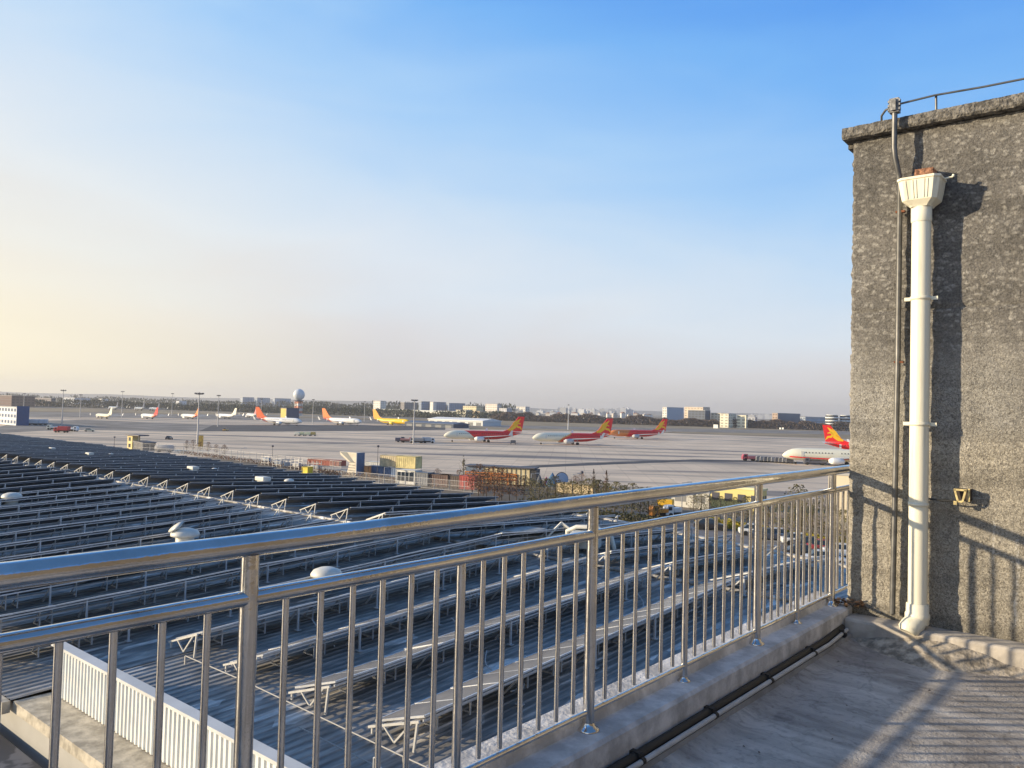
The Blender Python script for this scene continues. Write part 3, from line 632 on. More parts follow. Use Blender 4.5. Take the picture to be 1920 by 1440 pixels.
# vents
m_vent = mat('vent_white', (.66,.64,.57), .45, var=.06, vs=3)
def vent(name, label, loc, s=1.0, kind=0):
    t = thing(name, label, 'roof vent', loc, 0, 'white roof vents', s)
    if kind == 0:
        k = MB(); k.lathe([(0,.58),(.22,.57),(.40,.50),(.47,.40),(.47,.33),(.36,.30),(.30,.29)], 20); k.build('cowl', m_vent, t)
        k = MB(); k.lathe([(.30,.30),(.30,.02),(.40,0)], 20); k.build('base', m_vent, t)
    else:
        k = MB(); k.box(-.5,.5,-.3,.3,.25,.52); k.build('cowl', m_vent, t, bevel=.05); MB().box(-.35,.35,-.2,.2,0,.25).build('base', m_vent, t)
    return t
def onroof(px, py, dz):
    z = 10.3
    for _ in range(6): p = G(px, py, z); z = zr(max(6.2,min(p.y,44)))+dz
    return G(px, py, z)
for (px,py,lab,s_,kd) in ((22,932,'white mushroom roof vent between rows, at the photo\'s left edge',1.0,0),(347,1003,'large white mushroom roof vent just above the handrail',1.12,0),
    (612,1078,'white mushroom roof vent close behind the railing mid rail',1.0,0),(362,879,'small white roof vent among the dark far rows',.9,1),(402,880,'tiny white roof vent right beside a larger one among far rows',.5,0),
    (493,900,'white box vent on the far slope above the truss line',1.0,1),(542,902,'white vent next to the box vent on the far slope',.7,0),(168,852,'white flat vent far up among the left far rows',.8,1),(208,853,'small white vent near the flat vent on the left far rows',.6,0),(98,842,'low white vent highest up among the far rows',.7,1)):
    p = onroof(px, py, .35*s_+(.35 if s_ < 1.2 else .3)); p.z -= .35*s_ if kd == 0 else .3*s_
    vent('roof_vent', lab, p, s_, kd)
p = onroof(333, 996, .9)
t = thing('dish_antenna', 'small cream dish tilted up beside the large mushroom vent', 'antenna', (p.x, p.y, zr(p.y)))
k = MB(); k.lathe([(.0,0),(.2,.03),(.33,.1),(.0,.12)], 20); o = k.build('dish', m_vent, t); o.rotation_euler = (R(35), R(-10), 0); o.location = (0,0,1.0)
MB().tube([(0,0,0),(0,0,1.0)], .03, 8).build('mast', m_alu, t)
# rooftop hatch frame near (1010..1110, 990)
p = onroof(1000, 1000, .3); t = thing('roof_hatch', 'pale raised hatch with folded frame at the break between row blocks', 'hatch', (p.x, p.y, zr(p.y)+.04), R(10))
MB().box(-1.1,1.1,-1.0,.9,0,.34).build('curb', m_vent, t, bevel=.02); MB().box(-1.0,.2,-.9,.8,.345,.40).build('cover', mat('dirty_cover', (.3,.3,.29), .6, var=.3, vs=3), t)
k = MB(); k.bar((1.1,-.9,.3),(1.5,-.3,.9),.08); k.bar((1.5,-.3,.9),(1.6,.5,.35),.08); k.bar((1.5,-.3,.9),(2.3,-.2,.4),.08); k.build('frame', m_vent, t)
p = onroof(1098, 1018, .4); t = thing('duct_unit', 'cream ventilation box with curved duct beside the roof hatch', 'duct', (p.x, p.y, zr(p.y)+.04), R(20))
MB().box(-.55,.55,-.4,.4,.18,.78).build('casing', m_vent, t, bevel=.04); MB().tube([(-.9,.6,.1),(-.9,.5,.7),(-.5,.4,.9),(.3,.5,.95),(.9,.6,.6),(1.0,.7,.1)], .09, 10).build('duct', m_vent, t)
k = MB()
for s1 in (-.45,.45):
    for s2 in (-.3,.3): k.bar((s1,s2,0),(s1,s2,.2),.05)
k.build('stand', m_alu, t)
# ================================================================ AIRFIELD
# ---- aircraft (nose +X, wheels on z=0, origin under the middle of the fuselage)
def livery(name, front, rear, mid=None, x0=-6.0, slope=3.0, belly=None):
    mt = bpy.data.materials.new(name); mt.use_nodes = True; t = mt.node_tree; n = t.nodes; l = t.links; b = n['Principled BSDF']
    b.inputs['Roughness'].default_value = .35
    tc = n.new('ShaderNodeTexCoord'); sp = n.new('ShaderNodeSeparateXYZ'); l.new(tc.outputs['Object'], sp.inputs[0])
    m1 = n.new('ShaderNodeMath'); m1.operation = 'MULTIPLY_ADD'; l.new(sp.outputs[2], m1.inputs[0]); m1.inputs[1].default_value = slope; l.new(sp.outputs[0], m1.inputs[2])
    nzn_ = n.new('ShaderNodeTexNoise'); nzn_.inputs['Scale'].default_value = .12; l.new(tc.outputs['Object'], nzn_.inputs['Vector'])
    m2 = n.new('ShaderNodeMath'); m2.operation = 'MULTIPLY_ADD'; l.new(nzn_.outputs[0], m2.inputs[0]); m2.inputs[1].default_value = 5; l.new(m1.outputs[0], m2.inputs[2])
    mr = n.new('ShaderNodeMapRange'); mr.inputs[1].default_value = x0-3; mr.inputs[2].default_value = x0+3+slope*3.3; l.new(m2.outputs[0], mr.inputs[0])
    cr = n.new('ShaderNodeValToRGB'); e = cr.color_ramp.elements; cr.color_ramp.interpolation = 'LINEAR'
    e[0].position = .42; e[0].color = (*rear, 1); e[1].position = .60; e[1].color = (*front, 1)
    if mid: q = e.new(.52); q.color = (*mid, 1)
    l.new(mr.outputs[0], cr.inputs[0]); l.new(cr.outputs[0], b.inputs['Base Color']); return mt
RED = (.86,.02,.018); YEL = (.95,.55,.01); CRM = (.82,.78,.62); WHT = (.80,.80,.79)
m_tyre = mat('tyre', (.02,.02,.02), .8); m_engd = mat('engine_dark', (.03,.03,.035), .5, .4)
m_gl = mat('dark_glass', (.02,.03,.045), .12)
def fus_rings(L_=39.0, r=1.95, zc=3.3):
    st_ = [(0,.06,-.55),(.25,.42,-.5),(.8,.85,-.38),(1.8,1.32,-.2),(3.2,1.72,-.05),(5,1.92,0),(7,1.97,0),(24,1.97,0),(27,1.88,.06),(30,1.6,.28),(33,1.18,.62),(36,.70,.98),(38.2,.32,1.22),(39,.12,1.3)]
    out = []
    for x, rr_, dz in st_:
        out.append([(L_/2-x*L_/39, rr_*r/1.97*math.cos(2*math.pi*k/20), zc+dz+rr_*r/1.97*1.04*math.sin(2*math.pi*k/20)) for k in range(20)])
    return out
def airfoil(k, a, b, ta, tb):
    """a,b: root/tip (xLE, xTE, y, z)"""
    def rg(p, t): x0, x1, y, z = p; c = x0-x1; return [(x0,y,z),(x0-c*.25,y,z+t),(x0-c*.65,y,z+t*.7),(x1,y,z),(x0-c*.65,y,z-t*.4),(x0-c*.2,y,z-t*.6)]
    k.loft([rg(a, ta), rg(b, tb)], smooth=False)
def make_plane(label, lv_body, fin_col, belly_col, group, engine_col=None, emblem=None, wing_col=(.55,.55,.56), text=None, winglet=None, stripe=None):
    root = thing('airliner', label, 'airplane', (0,0,0), 0, group)
    k = MB(); k.loft(fus_rings()); body = k.build('fuselage', lv_body, root)
    m_w = mat('wing_grey%s' % str(wing_col), wing_col, .4); m_w.name = 'wing_paint'
    for s_ in (-1, 1):
        k = MB(); airfoil(k, (5.0,-3.2,1.2*s_,2.3), (-1.2,-4.4,7*s_,2.85), .42, .25); airfoil(k, (-1.2,-4.4,7.001*s_,2.85), (-5.8,-7.6,17*s_,3.75), .25, .10); wg = k.build('wing', m_w, root)
        k = MB(); airfoil(k, (-6.0,-7.6,17*s_,3.76), (-7.3,-8.2,17.5*s_,6.1), .06, .03)
        k.build('winglet', mat('winglet_%s' % (winglet or 'white'), RED if winglet == 'red' else WHT, .4), wg)
        k = MB()
        k.lathe([(.0,.7),(.62,.62),(.80,.0),(.98,-.02),(1.08,-.8),(1.06,-2.2),(.78,-3.6),(.45,-4.1),(.0,-4.3)], 18)
        vs = [(v[2], v[0], v[1]*1.0) for v in k.v]; k.v = vs
        e_ = k.build('engine', mat('engine_%s' % str(engine_col), engine_col or WHT, .35), root, (5.4, 4.85*s_, 1.62)); e_.data.materials[0].name = 'engine_paint'
        k = MB(); k.add([(.02+.0,.80*math.cos(a*math.pi/9),.80*math.sin(a*math.pi/9)) for a in range(18)], [tuple(range(18))]); k.build('intake', m_engd, e_)
        k = MB(); k.prism([(4.2,2.35),(.2,2.9),(-.5,2.6),(3.2,2.2)], 4.75*s_-.12, 4.75*s_+.12); k.build('pylon', m_w, root)
        k = MB(); airfoil(k, (-14.8,-18.6,.5*s_,4.3), (-18.6,-20.2,6.6*s_,4.9), .2, .07); k.build('tailplane', m_w, root)
        k = MB(); k.tube([(-1.5,2.85*s_,.55),(-1.5,2.85*s_,2.4)], .14, 8); g_ = k.build('main_gear', mat('gear_grey', (.4,.4,.4), .5), root)
        for o2 in (-.42, .42):
            k = MB(); k.tube([(-1.5,2.85*s_+o2-.2,.56),(-1.5,2.85*s_+o2+.2,.56)], .56, 14); k.build('wheel', m_tyre, g_)
    k = MB(); k.tube([(15.3,0,.35),(15.3,0,2.0)], .1, 8); g_ = k.build('nose_gear', mat('gear_grey', (.4,.4,.4), .5), root)
    for o2 in (-.22, .22):
        k = MB(); k.tube([(15.3,o2-.1,.36),(15.3,o2+.1,.36)], .36, 12); k.build('wheel', m_tyre, g_)
    k = MB()
    prof = [(-9.5,5.15),(-12.6,6.2),(-17.6,12.3),(-20.6,12.35),(-19.3,5.2)]
    def fr(y, ins): return [(x*(1)+ins*(.4 if x > -15 else -.4), y, z) for x, z in prof]
    vs = [(x, .16, z) for x, z in prof]+[(x, -.16, z) for x, z in prof]
    k.add(vs, [(0,1,2,3,4),(9,8,7,6,5)]+[(i,5+i,5+(i+1)%5,(i+1)%5) for i in range(5)])
    fin = k.build('tail_fin', mat('fin_%s' % str(fin_col), fin_col, .35), root); fin.data.materials[0].name = 'fin_paint'
    if emblem:
        for s_ in (-1, 1):     # flame-like swirl of three curls, both sides
            k = MB(); y = s_*.17
            def band(pts, ws):
                q = []
                for i, (x, z) in enumerate(pts):
                    a = pts[max(i-1,0)]; c = pts[min(i+1,len(pts)-1)]; dx, dz = c[0]-a[0], c[1]-a[1]; L2 = math.hypot(dx, dz) or 1
                    q.append(((x-dz/L2*ws[i], y, z+dx/L2*ws[i]), (x+dz/L2*ws[i], y, z-dx/L2*ws[i])))
                for (a, b_), (c, d) in zip(q, q[1:]): k.add([a, b_, d, c], [(0,1,2,3)])
            band([(-12.2,5.9),(-14.0,6.3),(-15.6,7.4),(-16.0,8.8),(-17.2,10.0),(-18.6,11.3)], [.35,.75,.8,.65,.55,.12])
            band([(-19.3,6.0),(-18.4,7.2),(-17.0,7.4),(-16.5,8.4),(-17.4,9.2),(-18.6,8.8)], [.15,.45,.5,.45,.4,.15])
            band([(-13.4,7.1),(-14.6,8.2),(-15.4,9.4),(-16.8,10.9)], [.1,.3,.35,.08])
            k.build('emblem', mat('emblem_yellow', YEL, .4), fin)
    k = MB()
    for s_ in (-1, 1):
        for j in range(3):
            a0 = R(34+j*17)*1; a1 = R(34+j*17+15)
            rr_ = 1.53
            p = [(16.95-.1*j, s_*1.22*math.cos(R(8+22*j)), 3.2+1.27*math.sin(R(20+22*j))), (16.35, s_*1.5*math.cos(R(8+22*j)), 3.3+1.42*math.sin(R(20+22*j))), (16.0, s_*1.62*math.cos(R(30+22*j)), 3.3+1.6*math.sin(R(38+22*j))), (16.7, s_*1.3*math.cos(R(30+22*j)), 3.25+1.42*math.sin(R(36+22*j)))]
            k.add(p, [(0,1,2,3)])
    k.build('cockpit_window', m_gl, root)
    k = MB()
    for s_ in (-1, 1):
        for i in range(26):
            x = 12.5-i*1.0
            if i in (9, 10): continue
            k.add([(x,s_*1.975,3.75),(x-.32,s_*1.975,3.75),(x-.32,s_*1.955,4.15),(x,s_*1.955,4.15)], [(0,1,2,3)])
    k.build('cabin_window', m_gl, root)['kind'] = 'stuff'
    k = MB()
    for s_ in (-1, 1):
        for x in (14.0, -13.2): k.prism([(x,2.7),(x-.85,2.7),(x-.85,4.4),(x,4.4)], s_*1.90, s_*1.975 if x > 0 else s_*1.93)
    k.build('door', mat('door_cream', (.7,.68,.6), .4), root)
    if stripe:
        for s_ in (-1, 1):
            k = MB(); pts = []
            for i in range(22):
                x = 19.3-i*1.4
                zz = 2.75-.45*math.sin(i/21*3.1); r_ = min(1.985, .35+(19.6-x)*.48)
                pts.append((x, s_*math.sqrt(max(.01, r_*r_-min(r_*.9, abs(zz-3.3))**2))*1.01, zz))
            for a, b_ in zip(pts, pts[1:]): k.add([a, b_, (b_[0], b_[1]*.985, b_[2]-.42), (a[0], a[1]*.985, a[2]-.3)], [(0,1,2,3)])
            k.build('stripe', mat('stripe_red', RED, .4), root)
    return root
LV_HNA = livery('livery_red_cream', CRM, RED, (.85,.42,.08), x0=9, slope=1.6)
LV_HNB = livery('livery_red_gold', CRM, RED, (.88,.45,.05), x0=6, slope=-1.6)
LV_RED = livery('livery_red', (.75,.25,.06), RED, None, x0=11, slope=1.0)
LV_WHR = livery('livery_white_red', WHT, (.72,.09,.03), (.80,.35,.15), x0=-7, slope=1.0)
LV_YEL = livery('livery_yellow', (.90,.60,.01), (.90,.60,.01), None)
LV_WHT = livery('livery_white', WHT, WHT, None)
LV_CRM = livery('livery_cream', CRM, CRM, None)
LV_BLU = livery('livery_dull', (.35,.40,.47), (.12,.16,.25), None, x0=-10)
GP = 'airliners parked on the apron'
def heading(deg_from_right):
    """0 = nose to picture right; 180 = nose to picture left, perpendicular to the view"""
    return _az + R(deg_from_right)
def put(root, px, d, hd, s=1.0):
    p = at(px, d); place(root, (p.x, p.y, .05), heading(hd), s=s); return root
put(make_plane('red and cream airliner with yellow swirl tail, leftmost of the big three mid-apron', LV_HNB, RED, RED, GP, WHT, True), 908, 368, 201, .98)
put(make_plane('cream and red airliner, middle of the big three, red rear and swirl tail', LV_HNA, RED, RED, GP, (.5,.5,.5), True), 1074, 366, 199, 1.0)
put(make_plane('mostly red airliner partly hidden behind the middle big airliner', LV_RED, RED, RED, GP, (.5,.5,.5), True), 1196, 470, 200, .98)
put(make_plane('bright yellow freighter with orange tail facing right', LV_YEL, (.90,.36,.02), YEL, GP, (.85,.62,.03)), 735, 650, -32, 1.0)
put(make_plane('white airliner with red rear and tall orange tail near the radar dome', LV_WHR, (.75,.13,.03), WHT, GP, WHT, None, (.6,.6,.62)), 524, 560, -22, 1.0)
put(make_plane('white airliner with orange tail facing right, between dome and yellow freighter', LV_WHR, (.78,.20,.03), WHT, GP, (.6,.6,.6), None, (.45,.45,.5)), 642, 610, -30, 1.0)
put(make_plane('plain white airliner with white tail, leftmost on the apron', LV_CRM, CRM, WHT, GP, (.3,.3,.3)), 196, 612, 140, .70)
put(make_plane('small white airliner with red tail, second from the left', LV_WHR, RED, WHT, GP, WHT), 281, 640, 138, .76)
put(make_plane('small white and orange airliner behind the tall floodlight mast', LV_WHR, (.70,.22,.04), WHT, GP, WHT), 357, 680, 140, .76)
put(make_plane('small white airliner with white tail, just left of the red tailed pair', LV_WHT, CRM, WHT, GP, WHT), 425, 727, 142, .80)
put(make_plane('tiny white airliner with pale red tail tucked behind an orange tailed one', LV_WHT, (.6,.25,.25), WHT, GP, WHT), 472, 800, 125, .8)
for px, lb in ((213,'dull blue airliner with dark tail behind the left white airliner'),(262,'hazy dark tailed airliner above the second small airliner'),(290,'hazy dark tailed airliner beside two others near the far road')):
    put(make_plane(lb, LV_BLU, (.07,.09,.16), (.2,.2,.25), GP, (.2,.2,.25), None, (.3,.33,.38)), px, 1050+px*.2, 135, .9)
pr = make_plane('white airliner with thin red belly stripe, nose towards the big three', LV_CRM, CRM, WHT, GP, WHT, None, (.5,.5,.5), stripe=True)
put(pr, 1572, 262, 172, 1.0)
put(make_plane('red tailed airliner with yellow swirl, fuselage hidden by the roughcast wall', LV_RED, RED, RED, GP, WHT, True), 1640, 335, -14, 1.0)
pr.location = (at(1468, 262)+Vector((math.cos(heading(172)), math.sin(heading(172)), 0))*-19.5); pr.location.z = .05
q = bpy.data.objects['airliner.%03d' % 15] if 'airliner.015' in bpy.data.objects else None
# ---- vehicles
def wheels(k, xs_, w_, r=.35):
    for x in xs_:
        for s_ in (-1, 1): k.tube([(x, s_*(w_/2-.12), r), (x, s_*(w_/2+.02), r)], r, 12)
def car(name, label, col, loc, rz, group='vehicles around the yard'):
    t = thing(name, label, 'car', loc, rz, group)
    k = MB()
    def rg(x, zb, zt, w_): return [(x,-w_/2,zb),(x,w_/2,zb),(x,w_/2,zt-.12),(x,w_/2-.12,zt),(x,-w_/2+.12,zt),(x,-w_/2,zt-.12)]
    k.loft([rg(2.2,.35,.62,1.5), rg(2.0,.28,.78,1.74), rg(.9,.26,.92,1.78), rg(-1.6,.26,.95,1.78), rg(-2.15,.3,.9,1.65), rg(-2.25,.4,.8,1.5)], smooth=False)
    k.build('body', mat('paint_%s' % str(col), col, .3), t, bevel=.05)
    k = MB(); k.loft([[(1.0,-.74,.92),(1.0,.74,.92),(-1.75,.74,.94),(-1.75,-.74,.94)],[(.35,-.6,1.42),(.35,.6,1.42),(-1.15,.6,1.44),(-1.15,-.6,1.44)]], smooth=False); k.build('cabin', m_gl, t)
    MB().cbox((-.4,0,1.45),(1.4,1.15,.05)).build('roof', mat('paint_%s' % str(col), col, .3), t)
    for x in (1.4,-1.4):
        for s_ in (-1,1): MB().tube([(x,s_*.72,.33),(x,s_*.9,.33)], .33, 12).build('wheel', m_tyre, t)
    return t
def truck(name, label, cat, cab, box_, loc, rz, L_=7.0, hgt=2.9, w_=2.3, group='vehicles around the yard', low=1.0, s=1.0):
    t = thing(name, label, cat, loc, rz, group, s)
    k = MB(); k.prism([(L_/2,.5),(L_/2,1.5),(L_/2-.35,2.3),(L_/2-1.7,2.35),(L_/2-1.7,.5)], -w_/2+.1, w_/2-.1); k.build('cab', mat('paint_%s' % str(cab), cab, .35), t, bevel=.06)
    k = MB(); k.prism([(L_/2+.01,1.45),(L_/2-.31,2.2),(L_/2-.35,2.2),(L_/2-.02,1.45)], -w_/2+.25, w_/2-.25); k.box(L_/2-1.3,L_/2-.5,-w_/2+.08,w_/2-.08,1.4,2.05); k.build('window', m_gl, t)
    k = MB(); k.box(-L_/2, L_/2-1.8, -w_/2, w_/2, low, hgt); k.build('cargo_box', mat('paint_%s' % str(box_), box_, .5), t, bevel=.04)
    MB().box(-L_/2+.1, L_/2-.2, -.5, .5, .45, low).build('chassis', m_engd, t)
    for x in (L_/2-1, -L_/2+1.3):
        for s_ in (-1,1): MB().tube([(x,s_*(w_/2-.35),.48),(x,s_*(w_/2-.02),.48)], .48, 12).build('wheel', m_tyre, t)
    return t
def cart(label, col, loc, rz, group, cover=True, name='baggage_cart'):
    t = thing(name, label, 'cart', loc, rz, group)
    MB().box(-1.3,1.3,-.75,.75,.42,.56).build('bed', mat('paint_%s' % str((.25,.25,.27)), (.25,.25,.27), .6), t)
    if cover: k = MB(); k.prism([(-1.15,.57),(1.15,.57),(1.2,1.5),(.9,1.85),(-.9,1.85),(-1.2,1.5)], -.7, .7); k.build('cover', mat('tarp_%s' % str(col), col, .6, var=.2, vs=1.5), t, bevel=.05)
    for x in (-.95,.95):
        for s_ in (-1,1): MB().tube([(x,s_*.55,.22),(x,s_*.72,.22)], .22, 10).build('wheel', m_tyre, t)
    MB().bar((1.3,0,.45),(2.1,0,.3),.06).build('drawbar', m_engd, t)
    return t
V = 'service vehicles on the apron'
truck('tug', 'dark pushback tug at the foot of the middle floodlight mast', 'tug', (.08,.09,.12), (.10,.11,.15), G(750,829), heading(10), 4.2, 1.9, group=V, low=.6)
truck('stair_truck', 'dull red service truck second in the vehicle cluster by the mast', 'truck', (.45,.10,.09), (.42,.20,.18), G(763,830), heading(5), 5.5, 1.8, group=V)
truck('service_van', 'dark grey loader truck just right of the mast base', 'truck', (.3,.32,.36), (.16,.18,.22), G(782,831), heading(175), 6, 2.2, group=V)
truck('service_van', 'white and grey catering truck at the right end of the vehicle cluster', 'truck', (.6,.62,.65), (.45,.48,.52), G(803,831), heading(8), 5.5, 2.6, group=V)
truck('fire_truck', 'red fire truck standing on the dark taxiway near the blue building', 'fire truck', (.5,.02,.03), (.42,.02,.04), G(116,811), heading(180), 6.2, 2.8, 2.6, group=V)
truck('fuel_truck', 'low white truck ahead of the red fire truck', 'truck', CRM, (.75,.73,.7), G(99,806), heading(185), 5, 1.6, group=V)
truck('service_van', 'white van directly behind the red fire truck', 'van', WHT, WHT, G(137,809), heading(0), 4.6, 1.6, group=V)
car('service_car', 'pale car alone on the left taxiway beyond the white van', (.7,.62,.42), G(168,809), heading(20), V)
car('service_car', 'small dark car on the apron right of the yellow kiosk', (.05,.05,.06), G(317,824), heading(95), V)
car('service_car', 'small orange car on the apron left of the radar dome', (.75,.42,.1), G(423,808), heading(90), V)
for i,(px,c,lb) in enumerate(((557,CRM,'cream luggage cart leftmost in the short line mid-apron'),(566,(.7,.68,.4),'pale yellow luggage cart in the short line mid-apron'),(577,(.82,.78,.5),'yellowish luggage cart third in the short line mid-apron'),(587,(.5,.36,.12),'brown luggage cart at the right end of the mid-apron line'))):
    cart(lb, c, G(px,817), heading(0), 'luggage carts mid-apron')
for i,px in enumerate((57,66,75)):
    truck('service_van', ['white van nearest to the blue building','white truck second right of the blue building','grey-white truck third right of the blue building'][i], 'van', WHT, (.6,.62,.65), G(px,797), heading(200), 7.5, 3.2, group=V)
truck('tractor', 'red sided baggage tractor heading the long row of dollies', 'tractor', (.35,.06,.09), (.40,.14,.16), G(1405,864), heading(178), 5.0, 1.7, group=V, low=.7)
for i in range(9):
    cart('grey covered dolly in the long row, '+ordinal(i+1)+' behind the red tractor', [(.16,.165,.18),(.22,.23,.26),(.12,.125,.15)][i%3], G(1424+i*7, 865.5+i*.45), heading(178), 'dollies behind the red tractor', True, 'baggage_dolly')
truck('belt_loader', 'dark belt loader under the nose of the striped white airliner', 'loader', (.12,.12,.14), (.10,.10,.12), G(1528,872), heading(170), 7, 1.3, group=V, low=.7)
# winged aerials of the right edge jet
cart('dark ground power cart under the tail of the leftmost big airliner', (.12,.12,.13), G(962,833), heading(0), V, True, 'power_cart')
# ---- floodlight masts
m_mast = mat('mast_steel', (.42,.42,.43), .5, .4); m_mdk = mat('mast_dark', (.10,.10,.12), .6)
def mast(label, px, yb, yt, head=1.0, col=None):
    p = G(px, yb); d = (p-CAM).dot(FW); h = zat(px, yt, d)
    t = thing('floodlight_mast', label, 'light mast', (p.x, p.y, 0), _az, 'floodlight masts across the airfield')
    MB().tube([(0,0,0),(0,0,h)], .32, 10, r2=.14).build('pole', col or m_mast, t)
    MB().lathe([(.15,0),(1.1*head,.0),(1.1*head,.12),(.15,.2)], 14, (0,0,h-.9)).build('ring', m_mdk, t)
    for i in range(6):
        a = i*math.pi/3; MB().cbox((1.15*head*math.cos(a), 1.15*head*math.sin(a), h-.5), (.62,.5,.5)).build('lamp', m_mdk, t)
    return t
mast('dark floodlight mast left of the fire truck trio, tall and thin', 116, 798, 730)
mast('short dark mast second from the left, beyond the white vans', 150, 783, 739, .8)
mast('grey mast rising behind the leftmost white airliner', 228, 783, 733)
mast('slim mast between the second and third small airliners', 322, 779, 737)
mast('tallest pale mast standing near the fence with a wide lamp head', 370, 833, 735, 1.15)
mast('thin dark mast between the two small white airliners', 408, 800, 740, .8)
mast('thin mast right of the orange tailed airliner by the dome', 586, 796, 748, .6)
mast('thin dark mast beside the tall red and white tail', 489, 790, 747, .6)
mast('pale mast standing among the parked service vehicles', 775, 832, 748, 1.0)
mast('thin white mast behind the middle big airliner', 1065, 806, 758, .35, mat('mast_white', (.75,.75,.75), .5))
mast('tiny hazy mast far left over the brown buildings', 44, 775, 737, .9)
mast('small hazy mast right of the yellow freighter', 683, 790, 752, .5)
# ---- boxes: buildings aligned with the airfield grid
def box_ext(pl, pm, pr_, yb=None, d=None):
    p = G(pm, yb) if yb else at(pm, d); p = Vector((p.x, p.y, 0))
    rl_ = ray(pl, hz(pl)); a = p.x-(rl_.x/rl_.y)*p.y if pl < pm else 4.0
    rr_ = ray(pr_, hz(pr_)); bb = (rr_.y/rr_.x)*p.x-p.y if pr_ > pm else 4.0
    return p, min(max(a, .5), 400), min(max(bb, .5), 300)
def building(label, pl, pm, pr_, yt, yb=None, d=None, col=(.5,.48,.42), wcol=(.10,.12,.15), fl_=3.3, win=True, group='low buildings across the airfield', name='building', cat='building', parapet=True, roofcol=None, wfrac=.45, maxdepth=60, bay=4.5):
    p, a, b_ = box_ext(pl, pm, pr_, yb, d); b_ = min(b_, maxdepth); d = (p-CAM).dot(FW); h = max(2.0, zat(pm, yt, d))
    t = thing(name, label, cat, (p.x, p.y, 0), 0, group)
    mm = mat('wall_%s' % str(col), col, .8, var=.08, vs=.15)
    MB().box(-a, 0, 0, b_, 0, h).build('wall', mm, t)
    if parapet: MB().box(-a-.15, .15, -.15, b_+.15, h+.01, h+max(.35, h*.03)).build('roof', mat('roof_%s' % str(roofcol or (.4,.39,.37)), roofcol or (.4,.39,.37), .8), t)
    if win:
        nfl = max(1, min(8, int(h/fl_))); fh = h/nfl; n_ = max(2, int(a/bay)); n2 = max(2, int(b_/bay)); mwn = mat('win_%s' % str(wcol), wcol, .3, rnd=.2)
        for i in range(nfl):
            k = MB(); z0_ = i*fh+fh*(1-wfrac)/2+.2; z1_ = z0_+fh*wfrac
            for j in range(n_): x0_ = -a+a*(j+.2)/n_; k.box(x0_, x0_+a*.6/n_, -.04, .02, z0_, z1_)
            for j in range(n2): y0_ = b_*(j+.2)/n2; k.box(-.02, .04, y0_, y0_+b_*.6/n2, z0_, z1_)
            o_ = k.build('window_row', mwn, t); o_['kind'] = 'stuff'
    return t
# white office left; its shaded right side is coloured navy
t = building('white and navy block with rows of small dark windows, at the left edge', -130, 30, 56, 764, yb=798, col=(.66,.68,.70), wcol=(.06,.10,.2), fl_=2.4, wfrac=.5, maxdepth=40)
p, a, b_ = box_ext(-130, 30, 56, 798); MB().box(.05,.30,-.05,min(b_,40),0,zat(30,763,(p-CAM).dot(FW))+.5).build('navy_wall', mat('navy_panel', (.02,.075,.20), .5, var=.1, vs=.3), t)
# radar dome
p = at(560, 1000); t = thing('radar_tower', 'white radar dome on a red and white lattice tower above the tree line', 'radar tower', (p.x, p.y, 0), 0)
zc = zat(560, 740, 1000); k = MB(); r_ = 7.2
k.lathe([(r_*math.sin(math.pi*i/24), -r_*math.cos(math.pi*i/24)) for i in range(25)], 32, (0,0,zc)); k.build('dome', mat('dome_white', (.62,.66,.70), .5, var=.05, vs=.5), t)
MB().lathe([(0,0),(6.2,0),(6.2,1.0),(0,1.0)], 20, (0,0,zc-8.1)).build('platform', m_mdk, t)
for i in range(6):
    z0_ = i*(zc-8.1)/6; z1_ = (i+1)*(zc-8.1)/6; k = MB()
    for sx in (-1,1):
        for sy in (-1,1):
            k.bar((sx*3,sy*3,z0_),(sx*3,sy*3,z1_),.9)
        k.bar((sx*3,-3,z0_),(sx*3,3,z1_),.5); k.bar((-3,sx*3,z0_),(3,sx*3,z1_),.5)
    k.box(-2.2,2.2,-2.2,2.2,z0_+.05,z1_-.05)
    k.build('lattice_section', mat('lattice_red', (.62,.24,.14), .6) if i % 2 else mat('lattice_white', (.75,.72,.68), .6), t)
building('dark blue box building with yellow end wall just below the dome', 527, 536, 561, 766, yb=790, col=(.62,.47,.14), win=False, parapet=False)
t = bpy.data.objects['building.001']; p, a, b_ = box_ext(527, 536, 561, 790); hb_ = zat(536,766,(p-CAM).dot(FW)); MB().box(.05,.4,-.05,min(b_,60),0,hb_+.3).build('side_wall', mat('slate_panel', (.045,.07,.13), .6), t); MB().box(-a,.4,0,min(b_,60),hb_+.05,hb_+.6).build('roof', mat('slate_panel', (.045,.07,.13), .6), t)
